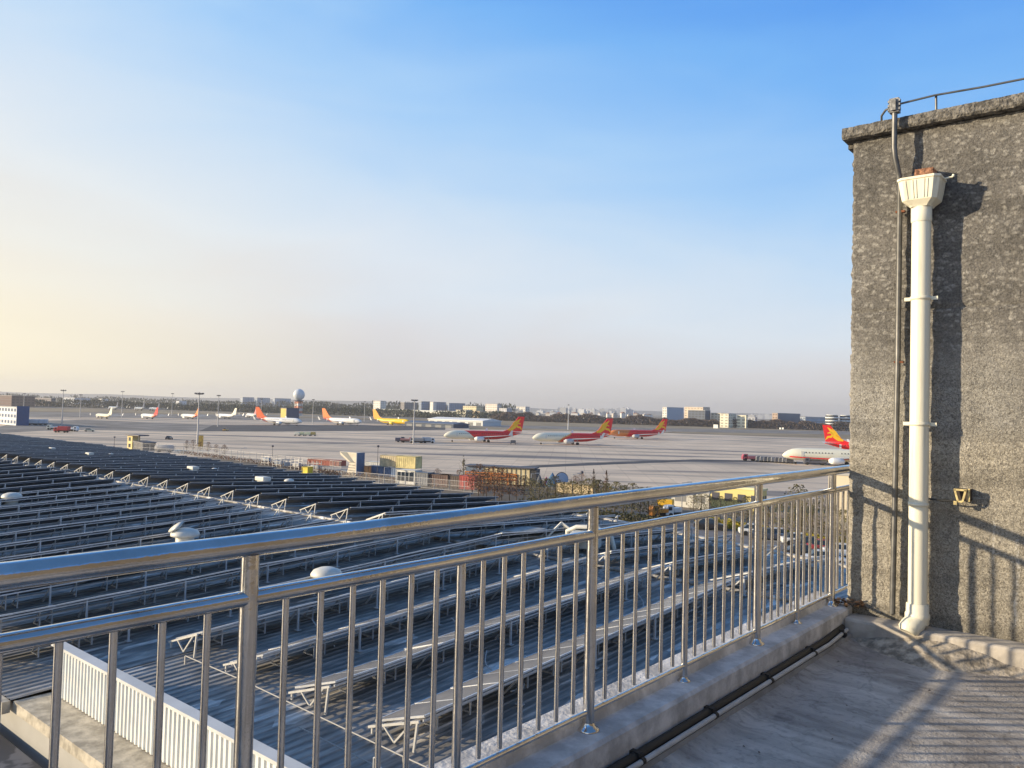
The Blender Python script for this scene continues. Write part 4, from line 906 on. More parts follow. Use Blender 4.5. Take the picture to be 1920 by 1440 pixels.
# far buildings, left to right:  (pl, pm, pr, ytop, depth, colour, label)
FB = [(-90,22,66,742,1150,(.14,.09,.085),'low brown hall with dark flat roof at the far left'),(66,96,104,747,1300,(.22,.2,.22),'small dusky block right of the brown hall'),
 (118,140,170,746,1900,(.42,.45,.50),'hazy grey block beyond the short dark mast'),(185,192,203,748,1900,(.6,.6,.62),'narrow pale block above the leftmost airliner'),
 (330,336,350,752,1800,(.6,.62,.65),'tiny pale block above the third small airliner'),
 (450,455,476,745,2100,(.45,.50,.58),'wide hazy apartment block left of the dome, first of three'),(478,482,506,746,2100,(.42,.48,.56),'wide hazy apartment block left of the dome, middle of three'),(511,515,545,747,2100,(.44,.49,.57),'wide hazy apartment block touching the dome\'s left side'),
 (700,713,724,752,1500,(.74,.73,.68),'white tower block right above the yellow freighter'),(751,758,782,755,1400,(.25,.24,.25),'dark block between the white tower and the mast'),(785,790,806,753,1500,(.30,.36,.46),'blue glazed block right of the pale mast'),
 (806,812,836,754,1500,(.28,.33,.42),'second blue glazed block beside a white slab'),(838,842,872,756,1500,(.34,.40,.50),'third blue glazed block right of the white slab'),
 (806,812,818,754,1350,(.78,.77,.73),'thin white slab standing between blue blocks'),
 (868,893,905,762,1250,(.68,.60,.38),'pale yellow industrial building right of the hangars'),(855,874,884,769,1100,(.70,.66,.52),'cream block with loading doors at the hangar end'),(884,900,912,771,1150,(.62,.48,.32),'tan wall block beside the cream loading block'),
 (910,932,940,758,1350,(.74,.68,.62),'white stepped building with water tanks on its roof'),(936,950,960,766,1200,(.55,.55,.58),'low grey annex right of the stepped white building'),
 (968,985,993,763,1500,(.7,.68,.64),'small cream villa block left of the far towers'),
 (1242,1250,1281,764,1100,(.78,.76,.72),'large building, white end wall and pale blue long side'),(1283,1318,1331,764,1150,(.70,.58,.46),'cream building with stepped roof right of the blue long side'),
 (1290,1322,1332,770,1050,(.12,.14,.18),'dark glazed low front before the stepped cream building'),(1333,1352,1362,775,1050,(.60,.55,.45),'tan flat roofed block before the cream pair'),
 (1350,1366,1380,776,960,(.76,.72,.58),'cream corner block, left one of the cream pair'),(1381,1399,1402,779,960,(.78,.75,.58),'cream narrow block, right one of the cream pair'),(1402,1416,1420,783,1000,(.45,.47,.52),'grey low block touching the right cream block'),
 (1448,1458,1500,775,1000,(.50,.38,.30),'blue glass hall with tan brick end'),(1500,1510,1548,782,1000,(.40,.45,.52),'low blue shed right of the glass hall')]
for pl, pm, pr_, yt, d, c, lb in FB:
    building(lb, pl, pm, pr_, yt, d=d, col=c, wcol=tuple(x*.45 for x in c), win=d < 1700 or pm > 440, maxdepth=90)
def sidewall(lbl_part, col, pl, pm, pr_, yt, d):
    p, a, b_ = box_ext(pl, pm, pr_, None, d); t = [o_ for o_ in sc.objects if o_.get('label', '').startswith(lbl_part)][0]
    MB().box(.05,.5,0,min(b_,90),0,zat(pm,yt,d)).build('side_wall', mat('side_%s' % str(col), col, .5), t)
sidewall('large building, white end', (.28,.38,.50), 1242,1250,1281,764,1100)  # bluer +X wall over the white block, its shade put into the colour
sidewall('blue glass hall', (.06,.10,.16), 1448,1458,1500,775,1000)
# striped white round buildings, far right
for (pl, pr_, yt, lb) in ((1548,1571,779,'white drum building with dark ribbon windows, left one'),(1575,1594,779,'white drum building with dark ribbon windows, right one')):
    d = 950; p = at((pl+pr_)/2, d); r_ = (pr_-pl)/2/F*d; h = zat(1560, yt, d)
    t = thing('drum_building', lb, 'building', (p.x,p.y,0), 0, 'low buildings across the airfield')
    nfl = 5; fh = h/nfl
    for i in range(nfl):
        MB().lathe([(0,i*fh),(r_,i*fh),(r_,i*fh+fh*.5),(0,i*fh+fh*.5)], 28).build('white_band', m_wht, t)
        MB().lathe([(r_*.96,i*fh+fh*.5),(r_*.96,(i+1)*fh)], 28).build('window_ribbon', m_gl, t)
    MB().lathe([(0,h),(r_*.9,h),(r_*.9,h+.8),(0,h+.8)], 28).build('roof', m_wht, t)
# hangars / terminal sheds
def hangar(label, pl, pm, pr_, yt, yb, col, rcol, depth=40):
    p, a, b_ = box_ext(pl, pm, pr_, yb); b_ = min(b_, depth); d = (p-CAM).dot(FW); h = zat(pm, yt, d)
    t = thing('hangar', label, 'hangar', (p.x,p.y,0), 0, 'long sheds beyond the apron')
    MB().box(-a,0,0,b_,0,h*.62).build('wall', mat('wall_%s' % str(col), col, .8), t)
    MB().prism([(-.6,h*.62+.02),(b_+.6,h*.62+.02),(b_+.6,h*.72),(b_*.5,h),(-.6,h*.72)], -a-.6, .6, 'x').build('roof', mat('roof_%s' % str(rcol), rcol, .6), t)
    for i in range(max(2, int(a/9))):
        n_ = max(2, int(a/9)); x = -a+a*(i+.5)/n_; MB().box(x-a*.3/n_, x+a*.3/n_, -.08, .02, .1, h*.45).build('door', mat('door_dark', (.10,.11,.13), .5), t)
    return t
hangar('long low shed with pale cream roof right of the mast', 700, 856, 862, 771, 784, (.45,.45,.42), (.74,.72,.60))
hangar('long white roofed shed just behind the leftmost big airliner', 804, 905, 940, 785, 799, (.60,.62,.62), (.78,.78,.76), 30)
hangar('low dark blue roofed shed behind the leftmost big airliner', 760, 850, 880, 792, 803, (.06,.08,.12), (.08,.11,.18), 20)
# hazy towers on the skyline
k = MB(); k.box(-11,11,-8,8,0,1); tw = k.mesh('tower', mat('tower_grey', (.42,.44,.48), .8, rnd=.3))
rng = random.Random(5)
for i in range(52):
    px = 1000+i*4.3+rng.random()*2 if i < 44 else 1410+(i-44)*7
    d = 3300+rng.random()*900; yt = 764+rng.random()*8+(0 if 1040 < px < 1200 else 4) if i < 44 else 776+rng.random()*4
    p = at(px, d); h = zat(px, yt, d)
    t = thing('tower_block', 'pale hazy high-rise among the cluster of towers on the skyline', 'tower block', (p.x,p.y,0), rng.random()*.6, 'hazy tower blocks on the skyline')
    o_ = child('tower', tw, t, (0,0,0)); o_.scale = (.6+rng.random()*.8, 1, h)
    o_ = child('roof_box', tw, t, (0,0,h)); o_.scale = (.3, .4, 4)
# far hills / city haze ridge
k = MB(); pts = []
for i in range(61):
    px = -700+i*60; d = 7000; p = at(px, d); hh = 30+28*noise.noise((i*.25, 1, 0))+12*noise.noise((i*.9, 4, 0))+(20 if px < 900 else 0)
    pts.append((p, max(12, hh)))
for (p, h), (q2, h2) in zip(pts, pts[1:]):
    pb = Vector((p.x*1.1, p.y*1.1, 0)); qb = Vector((q2.x*1.1, q2.y*1.1, 0))
    k.add([(p.x,p.y,-1),(q2.x,q2.y,-1),(q2.x*1.03,q2.y*1.03,h2),(p.x*1.03,p.y*1.03,h),(pb.x,pb.y,-1),(qb.x,qb.y,-1)], [(0,1,2,3),(3,2,5,4)])
k.build('hills', mat('far_land', (.10,.11,.12), .9))['kind'] = 'structure'
# ---- tree belts (masses) made of many small twig clumps
m_tr = [mat('winter_wood', (.105,.08,.07), .9, rnd=.1, var=.3, vs=.05), mat('evergreen', (.05,.06,.04), .9, var=.3, vs=.05)]
def belt(label, pts, h, wd, n_, cl, mt, seed, name='tree_belt'):
    """pts: list of (px, depth) along the belt"""
    rg_ = random.Random(seed); k = MB()
    P_ = [at(a, d) for a, d in pts]
    segs = [(a, b_, (b_-a).length) for a, b_ in zip(P_, P_[1:])]; tot = sum(x[2] for x in segs)
    for i in range(n_):
        s_ = rg_.random()*tot
        for a, b_, L_ in segs:
            if s_ <= L_: break
            s_ -= L_
        c = a.lerp(b_, min(1, s_/L_)); dv = (b_-a).normalized(); nv = Vector((-dv.y, dv.x, 0))
        loc_h = h*(.72+.45*noise.noise((c.x*.035, c.y*.035, seed))+.25*noise.noise((c.x*.12, c.y*.12, seed)))
        c = c+nv*rg_.uniform(-wd, wd)*.5; c.z = loc_h*(1-rg_.random()**1.6)
        sz_ = cl*rg_.uniform(.5, 1.2); u = Vector((rg_.gauss(0,.35), rg_.gauss(0,.35), 1)).normalized()*sz_; v = u.cross(Vector((rg_.gauss(0,1), rg_.gauss(0,1), rg_.gauss(0,.3)))).normalized()*sz_*.45
        k.add([c-u, c-v, c+u*.8, c+v], [(0,1,2,3)])
    return tag(k.build(name, mt), label, 'trees', kind='stuff')
belt('dark bare woodland belt behind the grass, right half of the horizon', [(925,1060),(1150,1020),(1400,980),(1700,930)], 12.5, 34, 42000, 1.25, m_tr[0], 3)
belt('mixed dark tree belt behind the left airliners', [(-120,1250),(300,1300),(620,1200),(960,1080)], 13, 50, 24000, 1.7, m_tr[1], 4)
belt('hazy wooded ridge beyond the radar dome', [(560,1750),(720,1700),(960,1500)], 24, 80, 6000, 3.0, m_tr[1], 8)
belt('hazy far woodland at the left horizon', [(-120,2100),(200,2200),(560,2100)], 22, 80, 6000, 3.4, m_tr[1], 9)
# far small pale houses beyond the woodland
for i in range(16):
    px = 1006+i*14+rng.random()*9; d = 1500+rng.random()*300; p = at(px, d); wd_ = rng.uniform(2.5, 7)
    t = thing('far_house', 'tiny pale rooftop house glimpsed above the bare woodland', 'house', (p.x,p.y,0), rng.random(), 'pale houses above the woodland')
    hh = zat(px, 771.5+rng.random()*3+(px-1000)*.018, d)
    MB().box(-wd_,wd_,-5,5,0,hh).build('wall', mat('house_wall%d' % (i%3), [(.62,.60,.56),(.5,.45,.4),(.66,.66,.66)][i%3], .8, rnd=.2), t); MB().prism([(-wd_-.5,hh+.05),(wd_+.5,hh+.05),(0,hh+rng.uniform(1.2,3))], -5.5, 5.5).build('roof', mat('roof_house%d' % (i%2), [(.42,.38,.36),(.3,.16,.12)][i%2], .8), t)
# airfield small furniture on the far grass
for px, yb, lb in ((1342,804,'white equipment cabinet on the grass before the cream pair'),(1463,806,'left of two white marker boards on the far grass'),(1468,806,'right of two white marker boards on the far grass')):
    p = G(px, yb); t = thing('marker_board', lb, 'board', (p.x,p.y,0), 0); w_ = 2.6 if px == 1342 else 1.0
    MB().box(-w_,w_,-.5,.5,.6,4.6 if px == 1342 else 2.6).build('board', m_wht, t); MB().box(-w_*.8,w_*.8,-.1,.1,0,.59).build('stand', m_mdk, t)
# ================================================================ YARD BETWEEN HALL AND APRON
CL = 'yard clutter beyond the hall roof'
def tree(label, loc, h, kind, group, s=1.0, seed=1, cat='tree', name='bare_tree', cols=None):
    rg_ = random.Random(seed); t = thing(name, label, cat, loc, 0, group, s)
    k = MB(); k.tube([(0,0,0),(.04*h*.2,0,h*.35),(0,.02*h,h*.9)], .05*h*.35, 7, r2=.01*h)
    for i in range(9):
        z = h*(.2+.07*i); a = i*2.4; L_ = h*.32*(1-.07*i); k.tube([(0,0,z),(L_*math.cos(a)*.6,L_*math.sin(a)*.6,z+L_*.45),(L_*math.cos(a),L_*math.sin(a),z+L_*.95)], .02*h*.35, 5, r2=.008)
    k.build('trunk', mat('bark', (.10,.075,.055), .9), t)
    k = MB()
    for i in range(900 if kind != 'cone' else 600):
        if kind == 'cone': z = rg_.random(); r_ = (1-z)*.22*h*math.sqrt(rg_.random()); z = h*(.08+.92*z)
        else:
            th = rg_.random()*6.28; ph = rg_.random(); r_ = .36*h*math.sqrt(rg_.random())*math.sin(math.pi*(.12+.8*ph)); z = h*(.25+.75*ph)
        a = rg_.random()*6.28; c = Vector((r_*math.cos(a), r_*math.sin(a), z))
        if noise.noise((c.x*1.1+seed*7, c.y*1.1, c.z*1.1)) < -.16: continue
        sz_ = h*rg_.uniform(.010,.028); u = Vector((rg_.gauss(0,1), rg_.gauss(0,1), rg_.gauss(0,1))).normalized()*sz_; v = u.cross(Vector((rg_.gauss(0,1), rg_.gauss(0,1), rg_.gauss(0,1)))).normalized()*sz_*.6
        k.add([c-u, c-v, c+u, c+v], [(0,1,2,3)])
    k.build('crown', cols, t); return t
c_rust = mat('leaf_rust', (.17,.085,.045), .9, var=.6, vs=1.5, rnd=.25); c_olive = mat('leaf_olive', (.12,.105,.035), .9, var=.5, vs=1.5, rnd=.25); c_dark = mat('leaf_dark', (.05,.06,.03), .9, var=.4, vs=1.5); c_yel = mat('leaf_yellow', (.42,.33,.03), .9, var=.4, vs=1.2, rnd=.15)
protos = [tree('x', (0,0,0), 5, 'round', 'bare rusty trees by the yard wall', seed=s_, cols=c_rust) for s_ in (1,2,3)]
protol = [tree('x', (0,0,0), 5, 'round', 'olive brown trees beside the yard road', seed=s_, cols=c_olive) for s_ in (5,6,7)]
def spread(protos_, spots, label):
    for i, (px, py, h) in enumerate(spots):
        o_ = protos_[i] if i < len(protos_) else copy_tree(protos_[i % len(protos_)])
        p = G(px, py); place(o_, (p.x, p.y, 0), rng.random()*6, label, h/5*rng.uniform(.9,1.1)); o_.rotation_euler.x = 0
spread(protos, [(885,925,4.5),(897,930,5.2),(912,934,5.5),(926,936,5.2),(940,938,5.4),(955,940,5.2),(968,942,5.0),(982,940,4.5),(860,912,3.6),(1090,922,3.4),(1078,925,3.6),(1120,932,3.2),(1135,934,3),(820,905,3),(905,938,4.5),(935,944,4.2),(375,848,3),(390,851,3.4),(405,853,3),(420,856,3.2),(350,845,3.4),(362,846,3.6)], 'bare rusty brown tree in the thicket along the yard edge')
spread(protol, [(1010,955,5),(1025,957,4.8),(1040,958,5.2),(1056,960,5),(1072,962,5.2),(1088,964,5),(1104,966,5.2),(1120,968,5.2),(1136,970,5.4),(1152,972,5.2),(1168,974,5.4),(1184,976,5.2),(1200,976,5.2),(1216,976,5),(1232,978,4.4),(995,948,4.6),(1330,974,3.8),(1350,978,3.6),(1375,984,4),(1400,990,4.4),(1420,994,4.4),(1440,1000,4.6),(1460,1004,4.6),(1482,1010,5),(1502,1014,5),(1522,1018,5.2),(1542,1024,5.4),(1562,1030,5.4),(1582,1036,5.4),(1300,968,4),(1315,970,4)], 'olive brown tree in the row beside the yard road')
p = G(1112,934); tree('narrow grey-brown conical tree, left one of two past the cream wall', p, 5.2, 'cone', 'narrow conical trees', seed=21, cols=m_tr[0], name='conical_tree')
p = G(1136,937); tree('narrow brown conical tree, right one of two past the cream wall', p, 5.2, 'cone', 'narrow conical trees', seed=22, cols=c_rust, name='conical_tree')
p = G(868,903); tree('dark conical tree rising above the brown yard wall', p, 5.5, 'cone', 'narrow conical trees', seed=23, cols=c_olive, name='conical_tree')
p = G(1495,1000); tree('tall palm-like tree behind the railing, tufted top', p, 6.5, 'round', None, seed=30, cols=c_olive, name='tufted_tree')
# yellow clipped hedges along the road
def hedge(label, pts, h, wd, n_, mt, seed):
    rg_ = random.Random(seed); k = MB(); P_ = [G(*q) for q in pts]
    segs = [(a, b_, (b_-a).length) for a, b_ in zip(P_, P_[1:])]; tot = sum(x[2] for x in segs)
    for i in range(n_):
        s_ = rg_.random()*tot
        for a, b_, L_ in segs:
            if s_ <= L_: break
            s_ -= L_
        c = a.lerp(b_, min(1, s_/L_)); dv = (b_-a).normalized(); nv = Vector((-dv.y, dv.x, 0)); c = c+nv*rg_.uniform(-wd, wd)*.5; c.z = rg_.random()*h*(.85+.3*noise.noise((c.x*.6,c.y*.6,0)))
        sz_ = rg_.uniform(.08,.2); u = Vector((rg_.gauss(0,1), rg_.gauss(0,1), rg_.gauss(0,1))).normalized()*sz_; v = u.orthogonal().normalized()*sz_*.7
        k.add([c-u, c-v, c+u, c+v], [(0,1,2,3)])
    return tag(k.build('hedge', mt), label, 'hedge')
hedge('yellow clipped hedge along the road seen through the balusters', [(1305,982),(1345,986),(1400,996),(1460,1006),(1530,1018),(1600,1032)], 1.1, 2.2, 5000, c_yel, 2)
hedge('olive hedge at the foot of the row of yard trees', [(985,950),(1100,972),(1240,988)], 1.6, 3, 3500, c_olive, 3)
hedge('low rusty undergrowth along the yard fence', [(340,850),(480,868),(640,892),(760,905)], 1.0, 3, 3000, c_rust, 4)
# perimeter fence between roof edge and apron
def fence(label, pts, h, step=3.0, col=None):
    P_ = [G(*q) for q in pts]; t = thing('mesh_fence', label, 'fence', (P_[0].x, P_[0].y, 0), 0)
    k = MB(); k2 = MB()
    for a, b_ in zip(P_, P_[1:]):
        L_ = (b_-a).length; n_ = int(L_/step); dv = (b_-a)/n_
        for i in range(n_):
            q = a+dv*i-P_[0]; r_ = q+dv; k.tube([(q.x,q.y,0),(q.x,q.y,h)], .07, 6)
            for z in (.1, h*.5, h*.97): k2.bar((q.x,q.y,z),(r_.x,r_.y,z),.05)
            for j in range(1, 12): u = q.lerp(r_, j/12); k2.bar((u.x,u.y,.1),(u.x,u.y,h*.97),.025)
    k2.build('mesh_panel', col or m_mast, t); k.build('posts_run', m_mast, t)['kind'] = 'stuff'; return t
fence('long grey mesh fence between the yard and the apron, left part', [(250,846),(360,853),(480,868),(640,886)], 2.6)
fence('grey mesh fence in front of the billboard and sheds', [(640,900),(760,912),(900,925)], 2.0)
# yellow kiosk
p = G(250,842); t = thing('kiosk', 'yellow guard kiosk with dark overhanging roof beyond the roof edge', 'kiosk', (p.x,p.y,0), R(8))
MB().box(-1.3,1.3,-1.3,1.3,0,4.2).build('wall', mat('kiosk_yellow', (.68,.55,.25), .7, var=.1, vs=1), t)
MB().box(-1.7,5.2,-1.8,1.8,4.25,4.6).build('roof', m_mdk, t)
for z in (.6, 2.6): MB().box(-.55,.45,-1.36,-1.29,z,z+1.1).build('window', m_gl, t)
MB().bar((5.0,-1.6,0),(5.0,-1.6,4.25),.15).build('roof_post', m_mdk, t)
p = G(272,844); t = thing('shed', 'dark low shed right beside the yellow kiosk', 'shed', (p.x,p.y,0)); MB().box(-3.4,2.6,-2,2,0,2.3).build('wall', mat('dark_sheet', (.07,.07,.075), .7, var=.3, vs=.5), t); MB().prism([(-3.6,2.31),(2.8,2.31),(2.8,2.5),(-3.6,2.8)], -2.2, 2.2).build('roof', m_mdk, t)
p = G(308,848); t = thing('fuel_tank', 'horizontal grey fuel tank lying behind the roof edge', 'tank', (p.x,p.y,0), _az)
k = MB(); k.tube([(-2.7,0,1.25),(-2.5,0,1.25),(2.5,0,1.25),(2.7,0,1.25)], [.7,.95,.95,.7], 24); k.build('shell', mat('tank_grey', (.34,.34,.35), .6, .1, var=.1, vs=.5), t)
for x in (-1.6, 1.6): MB().box(x-.2,x+.2,-.8,.8,0,.6).build('saddle', m_mdk, t)
p = G(376,842); t = thing('sign_panel', 'tall ochre sign panel beside the tallest mast', 'sign', (p.x,p.y,0), _az); MB().box(-.75,.75,-.12,.12,.8,4.4).build('panel', mat('ochre', (.50,.33,.08), .7, var=.3, vs=1.5), t)
for x in (-.55,.55): MB().bar((x,0,0),(x,0,.79),.12).build('post', m_mdk, t)
# billboard / boarding stair (sloped top, shade on its right side painted blue)
p = G(667,893); t = thing('boarding_stairs', 'beige enclosed boarding stairs with sloped top and blue side', 'stairs', (p.x,p.y,0))
p2, a, b_ = box_ext(640, 667, 686, 893); hh = zat(667, 849, (p2-CAM).dot(FW)); a = min(a,9); b_ = min(b_,7)
m_bg = mat('beige_panel', (.58,.52,.42), .7, var=.12, vs=.6)
MB().prism([(-a*.55,0),(0,0),(0,hh),(-a,hh),(-a*.95,hh*.86),(-a*.4,hh*.55),(-a*.5,hh*.2)], 0, b_*.98).build('shell', m_bg, t)
MB().box(.03,.2,0,b_,0,hh*1.0).build('side_panel', mat('blue_panel', (.10,.17,.30), .6, var=.15, vs=.6), t)
MB().add([(-a*.98,-.05,hh*.99),(-a*.55,-.05,hh*.99),(-a*.12,-.05,hh*.60),(-a*.30,-.05,hh*.58)], [(0,1,2,3)]).build('canopy', mat('grey_canopy', (.20,.21,.21), .7), t)
for z in (.5,1.1,1.7,2.3,2.9): MB().box(-a*.45,-a*.05,-.06,-.01,z,z+.12).build('step', m_mdk, t)
# container helper
def container(label, px, yb, L_, h, col, rz=None, w_=2.4, cat='container', name='container', z=0, ribs=True, ax='x'):
    p = G(px, yb); t = thing(name, label, cat, (p.x,p.y,z), R(13) if rz is None else rz, 'containers and sheds in the yard')
    k = MB(); n_ = int(L_/.5)
    k.box(-L_/2,L_/2,-w_/2,w_/2,.1,h)
    if ribs:
        for i in range(n_): x = -L_/2+(i+.5)*L_/n_; k.box(x-.1,x+.1,-w_/2-.05,-w_/2+.01,.3,h-.2)
    k.build('body', mat('cont_%s' % str(col), col, .6, var=.2, vs=.7), t)
    k = MB()
    for q in ((-L_/2-.02,-w_/2-.06),(L_/2-.13,-w_/2-.06),(-L_/2-.02,w_/2-.09),(L_/2-.13,w_/2-.09)): k.box(q[0],q[0]+.15,q[1],q[1]+.15,0,h+.06)
    for z_ in (.02, h-.1):
        k.box(-L_/2,L_/2,-w_/2-.08,-w_/2-.055,z_,z_+.15); k.box(-L_/2,L_/2,w_/2-.02,w_/2+.05,z_,z_+.15)
    for x_ in (-L_/2-.03, L_/2-.05): k.box(x_,x_+.08,-w_/2-.06,w_/2+.05,h-.1,h+.05)
    k.build('frame', mat('cont_frame_%s' % str(col), tuple(c*.6 for c in col), .6), t)
    return t
container('low white walled shed right of the boarding stairs', 705, 885, 4.8, 2.4, (.62,.62,.60))
container('long blue roofed shed between stairs and cream box', 727, 893, 9.5, 2.1, (.12,.18,.30))
container('cream site box, left one of the raised pair', 740, 893, 6.4, 2.6, (.62,.52,.33), z=2.0)
container('yellow-cream site box, right one of the raised pair', 766, 897, 5.0, 2.6, (.68,.57,.26), z=2.2)
t = container('white kiosk with glazed front beneath the yellow-cream box', 766, 908, 4.6, 2.9, (.74,.72,.66), name='kiosk', cat='kiosk', ribs=False)
MB().box(-1.9,1.9,-1.28,-1.21,.7,2.5).build('window', m_gl, t)
for x in (-.95,0,.95): MB().bar((x,-1.3,.7),(x,-1.3,2.5),.08).build('mullion', m_wht, t)
container('grey glazed hut right of the white kiosk', 792, 910, 4.0, 2.6, (.22,.23,.25))
container('dark brown container against the yard wall, left one', 822, 912, 5.8, 2.4, (.13,.075,.065))
container('dark brown container against the yard wall, right one', 850, 914, 5.8, 2.4, (.11,.08,.07))
container('bright red container beside the rusty thicket', 881, 917, 3.4, 2.6, (.45,.07,.06))
container('yellow cube tank at the end of the dark rows', 576, 889, 1.7, 1.6, (.80,.62,.04), w_=1.6, ribs=False)
container('long red framed trailer left of the boarding stairs', 612, 882, 9.5, 1.3, (.30,.07,.05), z=1.2)
container('small orange and white cabinet below the blue shed', 689, 893, 1.1, 2.2, (.70,.35,.15), w_=1, ribs=False)
# glazed cream long shed with dark flat roof
p = G(948,908); t = thing('glazed_shed', 'long cream panelled shed with thin dark flat roof and blue glazed end', 'shed', (p.x,p.y,0), R(24))
MB().box(-4.4,5.6,-1.5,1.5,.2,3.5).build('wall', mat('cream_panel', (.80,.66,.38), .6, var=.12, vs=.5), t)
MB().box(-8.2,-4.42,-1.5,1.5,.2,3.4).build('glazed_end', mat('blue_glass', (.22,.28,.36), .3, var=.2, vs=.4), t)
MB().box(-8.4,6.6,-1.9,1.9,3.52,3.78).build('roof', m_mdk, t)
MB().box(5.62,6.9,-1.5,1.5,0,3.4).build('end_wall', mat('dark_sheet', (.07,.07,.075), .7, var=.3, vs=.5), t)
k = MB()
for i in range(11): x = -4.3+i*.98; k.bar((x,-1.53,.2),(x,-1.53,3.5),.1)
k.build('mullion_run', mat('bronze', (.14,.11,.08), .6), t)
k = MB(); rg_ = random.Random(9)
p = G(915,908); t = thing('guard_rail', 'orange painted guard rail running in front of the cream shed', 'railing', (p.x,p.y,0), _az-R(12))
k = MB(); 
for z in (1.2,1.9,2.4): k.bar((-5,0,z),(6,0,z*.93),.22)
k.build('rail', mat('orange_rail', (.80,.26,.05), .6, var=.2, vs=1), t)
for i in range(7): MB().bar((-4.8+i*1.8,0,0),(-4.8+i*1.8,0,2.3),.14).build('post', mat('orange_rail', (.80,.26,.05), .6), t)
# umbrellas, signs, lamp posts
def parasol(label, px, yb, h, col, w_=1.3):
    p = G(px, yb); t = thing('folded_parasol', label, 'parasol', (p.x,p.y,0), 0, 'furled parasols past the cream shed')
    MB().tube([(0,0,0),(0,0,h)], .05, 6).build('pole', m_mast, t)
    k = MB(); k.lathe([(w_*.5,h*.25),(w_*.55,h*.35),(w_*.3,h*.7),(.03,h*.98)], 9, smooth=False); k.build('canopy', mat('cloth_%s' % str(col), col, .8), t)
parasol('navy furled parasol left of the round blue disc', 1035, 920, 3.6, (.05,.13,.25), 2.2)
parasol('pink and red small parasol beside the navy one', 1024, 916, 2.4, (.45,.08,.18))
parasol('dark grey furled parasol, leftmost past the cream shed', 1011, 916, 2.9, (.10,.11,.13))
p = G(1053, 920); t = thing('disc_sign', 'round pale blue disc sign on a dark rim', 'sign', (p.x,p.y,0), _az+R(25))
k = MB(); k.tube([(0,-.08,2.1),(0,.08,2.1)], 1.35, 24); k.build('disc', mat('disc_blue', (.36,.46,.62), .5), t); k = MB(); k.tube([(0,.09,2.1),(0,.2,2.1)], 1.5, 24); k.build('rim', m_mdk, t); MB().tube([(0,.14,0),(0,.14,2.0)], .08, 8).build('post', m_mdk, t)
container('long low cream wall shed before the olive trees', 1082, 925, 7.5, 1.8, (.60,.47,.28), ribs=False)
def pole_lamp(label, px, yb, h, kind=0):
    p = G(px, yb); t = thing('lamp_post', label, 'lamp post', (p.x,p.y,0), _az, 'lamp posts in the yard')
    MB().tube([(0,0,0),(0,0,h)], .07, 8, r2=.05).build('pole', m_mast if kind else m_mdk, t)
    if kind == 0: MB().lathe([(.06,h-.1),(.3,h),(.3,h+.3),(.05,h+.4)], 10).build('lamp', m_mdk, t)
    else:
        MB().bar((0,0,h-.1),(1.0,0,h+.05),.08).build('arm', m_mast, t); MB().cbox((1.1,0,h+.08),(.7,.25,.12)).build('lamp', m_mast, t)
for px,yb,h,kd,lb in ((707,895,6.6,0,'black capped lamp post between the stairs and the cream box'),(1090,930,4.2,0,'thin black lamp post above the cream wall shed'),(1073,938,4.6,1,'white pole with arm among the olive trees'),(1278,975,5.5,1,'slender grey lamp post behind the third post of the railing'),(995,935,4.4,1,'pale lamp post with white lamp by the rusty thicket'),(720,908,3.4,1,'short white lamp post below the blue shed'),(451,868,3.8,1,'thin white post at the roof edge left of the yard fence'),(214,838,3.0,0,'short white post left of the yellow kiosk'),(510,872,4.6,0,'thin dark lamp post sticking up over the yard fence'),(1462,1010,5.0,1,'yellowish lamp post behind the balusters by the beige slope')):
    pole_lamp(lb, px, yb, h, kd)
# cluster of pale scaffold frames by the fence
for i, (px, yb) in enumerate(((540,878),(556,880),(522,876),(590,886),(500,872))):
    p = G(px, yb); t = thing('scaffold_frame', 'pale stacked scaffold frame behind the dark roof rows', 'scaffold', (p.x,p.y,0), rng.random(), 'scaffold frames in the yard')
    k = MB()
    for x in (-1.3,0,1.3):
        for y in (-.6,.6): k.bar((x,y,0),(x,y,2.1+.5*(i%2)),.09)
    for z in (.6,1.4,2.1):
        for y in (-.6,.6): k.bar((-1.4,y,z),(1.4,y,z),.08)
    k.build('frame', m_mast, t)
    MB().cbox((0,0,1.0+.1*i),(1.9,.9,.8)).build('load', mat('tarp_blue%d' % (i%2), [(.35,.40,.48),(.5,.5,.5)][i%2], .7, var=.2, vs=1), t, bevel=.1)
# boats of clutter right: yellow excavator, vans, cars
p = G(1247,958); t = thing('excavator', 'yellow excavator parked under the big handrail beyond the trees', 'excavator', (p.x,p.y,0), _az+R(160))
m_ye = mat('machine_yellow', (.80,.46,.03), .5, var=.15, vs=1)
MB().box(-1.3,1.1,-1.0,1.0,.95,1.9).build('body', m_ye, t, bevel=.08); MB().box(-.2,1.0,-.95,-.05,1.9,2.8).build('cab', m_gl, t, bevel=.05)
k = MB(); k.bar((1.0,.3,1.6),(2.7,.3,3.3),.35); k.bar((2.7,.3,3.3),(3.6,.3,1.4),.28); k.build('arm', m_ye, t); MB().prism([(3.3,1.4),(3.9,1.3),(3.7,.6),(3.1,.8)], 0, .7).build('bucket', m_mdk, t)
for s_ in (-1,1): k = MB(); k.prism([(-1.5,.3),(-1.2,.05),(1.2,.05),(1.5,.3),(1.5,.6),(1.2,.85),(-1.2,.85),(-1.5,.6)], s_*1.05-.25, s_*1.05+.25); k.build('track', m_tyre, t)
truck('parked_van', 'white van parked among orange crates behind the mid rail', 'van', WHT, WHT, G(1260,970), heading(205), 3.6, 1.8, 1.6, s=.8)
truck('parked_van', 'orange van left of the white van', 'van', (.72,.28,.05), (.72,.28,.05), G(1234,971), heading(205), 3.6, 1.7, 1.6, s=.8)
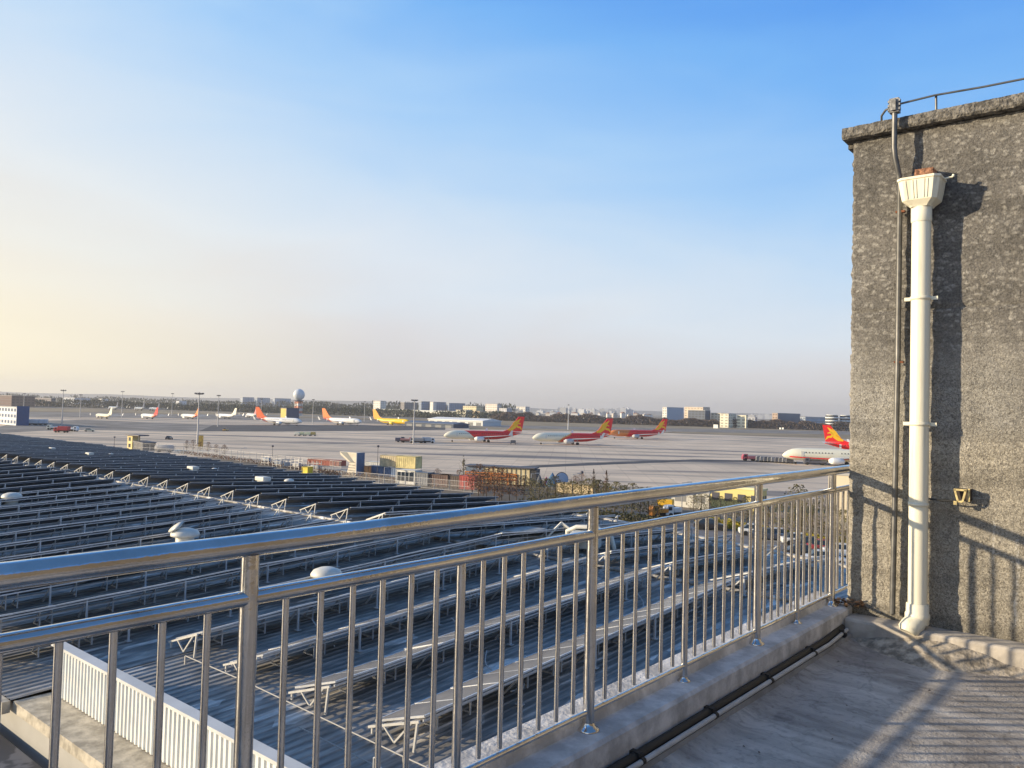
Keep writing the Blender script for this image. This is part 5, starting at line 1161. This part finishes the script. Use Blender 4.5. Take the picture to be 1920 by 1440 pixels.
rc = [(.03,.03,.035),(.75,.75,.74),(.06,.07,.10),(.55,.55,.56),(.72,.72,.70),(.04,.04,.05),(.35,.05,.05),(.7,.7,.7)]
cp = [(1332,993,20),(1418,1004,20),(1438,1012,22),(1462,1012,22),(1500,1022,24),(1524,1030,24),(1552,1036,24),(1582,1044,24),(1508,1046,24),(1548,1058,24)]
cl = ['black car on the road seen left of the third railing post','white car on the road right beside the third railing post','navy car on the road between the first balusters past the post','silver car on the road before the yellow hedge','white car in the middle of the road line','black car behind the last short post','red car near the last railing post','pale car at the road\'s right end by the wall','dark car on the near lane behind thin balusters','white car on the near lane near the last post']
for i, (px, py, a) in enumerate(cp): car('parked_car', cl[i], rc[i % 8], G(px, py), heading(a-24-8), 'cars on the yard road')
# yellow office and white building behind the railing
building('two storey yellow office with dark window band behind the railing', 1333, 1428, 1440, 921, yb=960, col=(.72,.60,.24), wcol=(.07,.07,.09), fl_=3.0, wfrac=.38, bay=1.9, group='offices behind the railing', roofcol=(.75,.68,.4), maxdepth=30)
building('pale grey industrial unit left of the yellow office', 1262, 1329, 1332, 926, yb=956, col=(.55,.53,.48), wcol=(.2,.2,.2), fl_=4, group='offices behind the railing', maxdepth=25)
building('tall beige warehouse end wall just left of the stair tower', 1555, 1640, 1660, 896, yb=1000, col=(.62,.54,.40), win=False, group='offices behind the railing', maxdepth=30)
# dry earth bank on the right, beyond the hedge
sheet('dirt_bank', [G(1400,985), G(1480,1000), G(1640,1025), G(1640,945), G(1480,935), G(1430,950)], .05, mat('dry_bank', (.34,.25,.18), .95, var=.3, vs=.2))
# ================================================================ HAZE
hzb = MB().box(-9500, 9500, -3200, 12500, -1.2, 160).build('haze', None)
hzb.data.materials.clear()
mh = bpy.data.materials.new('haze_air'); mh.use_nodes = True; n, l = nodes_of(mh); n.clear()
pv = n.new('ShaderNodeVolumePrincipled'); pv.inputs['Color'].default_value = (.88,.88,.90,1); pv.inputs['Density'].default_value = .00013; pv.inputs['Anisotropy'].default_value = .2
mo = n.new('ShaderNodeOutputMaterial'); l.new(pv.outputs[0], mo.inputs['Volume']); hzb.data.materials.append(mh); hzb['kind'] = 'stuff'
tag(hzb, 'pale smoggy air fading the far airfield and skyline', 'haze', kind='stuff')
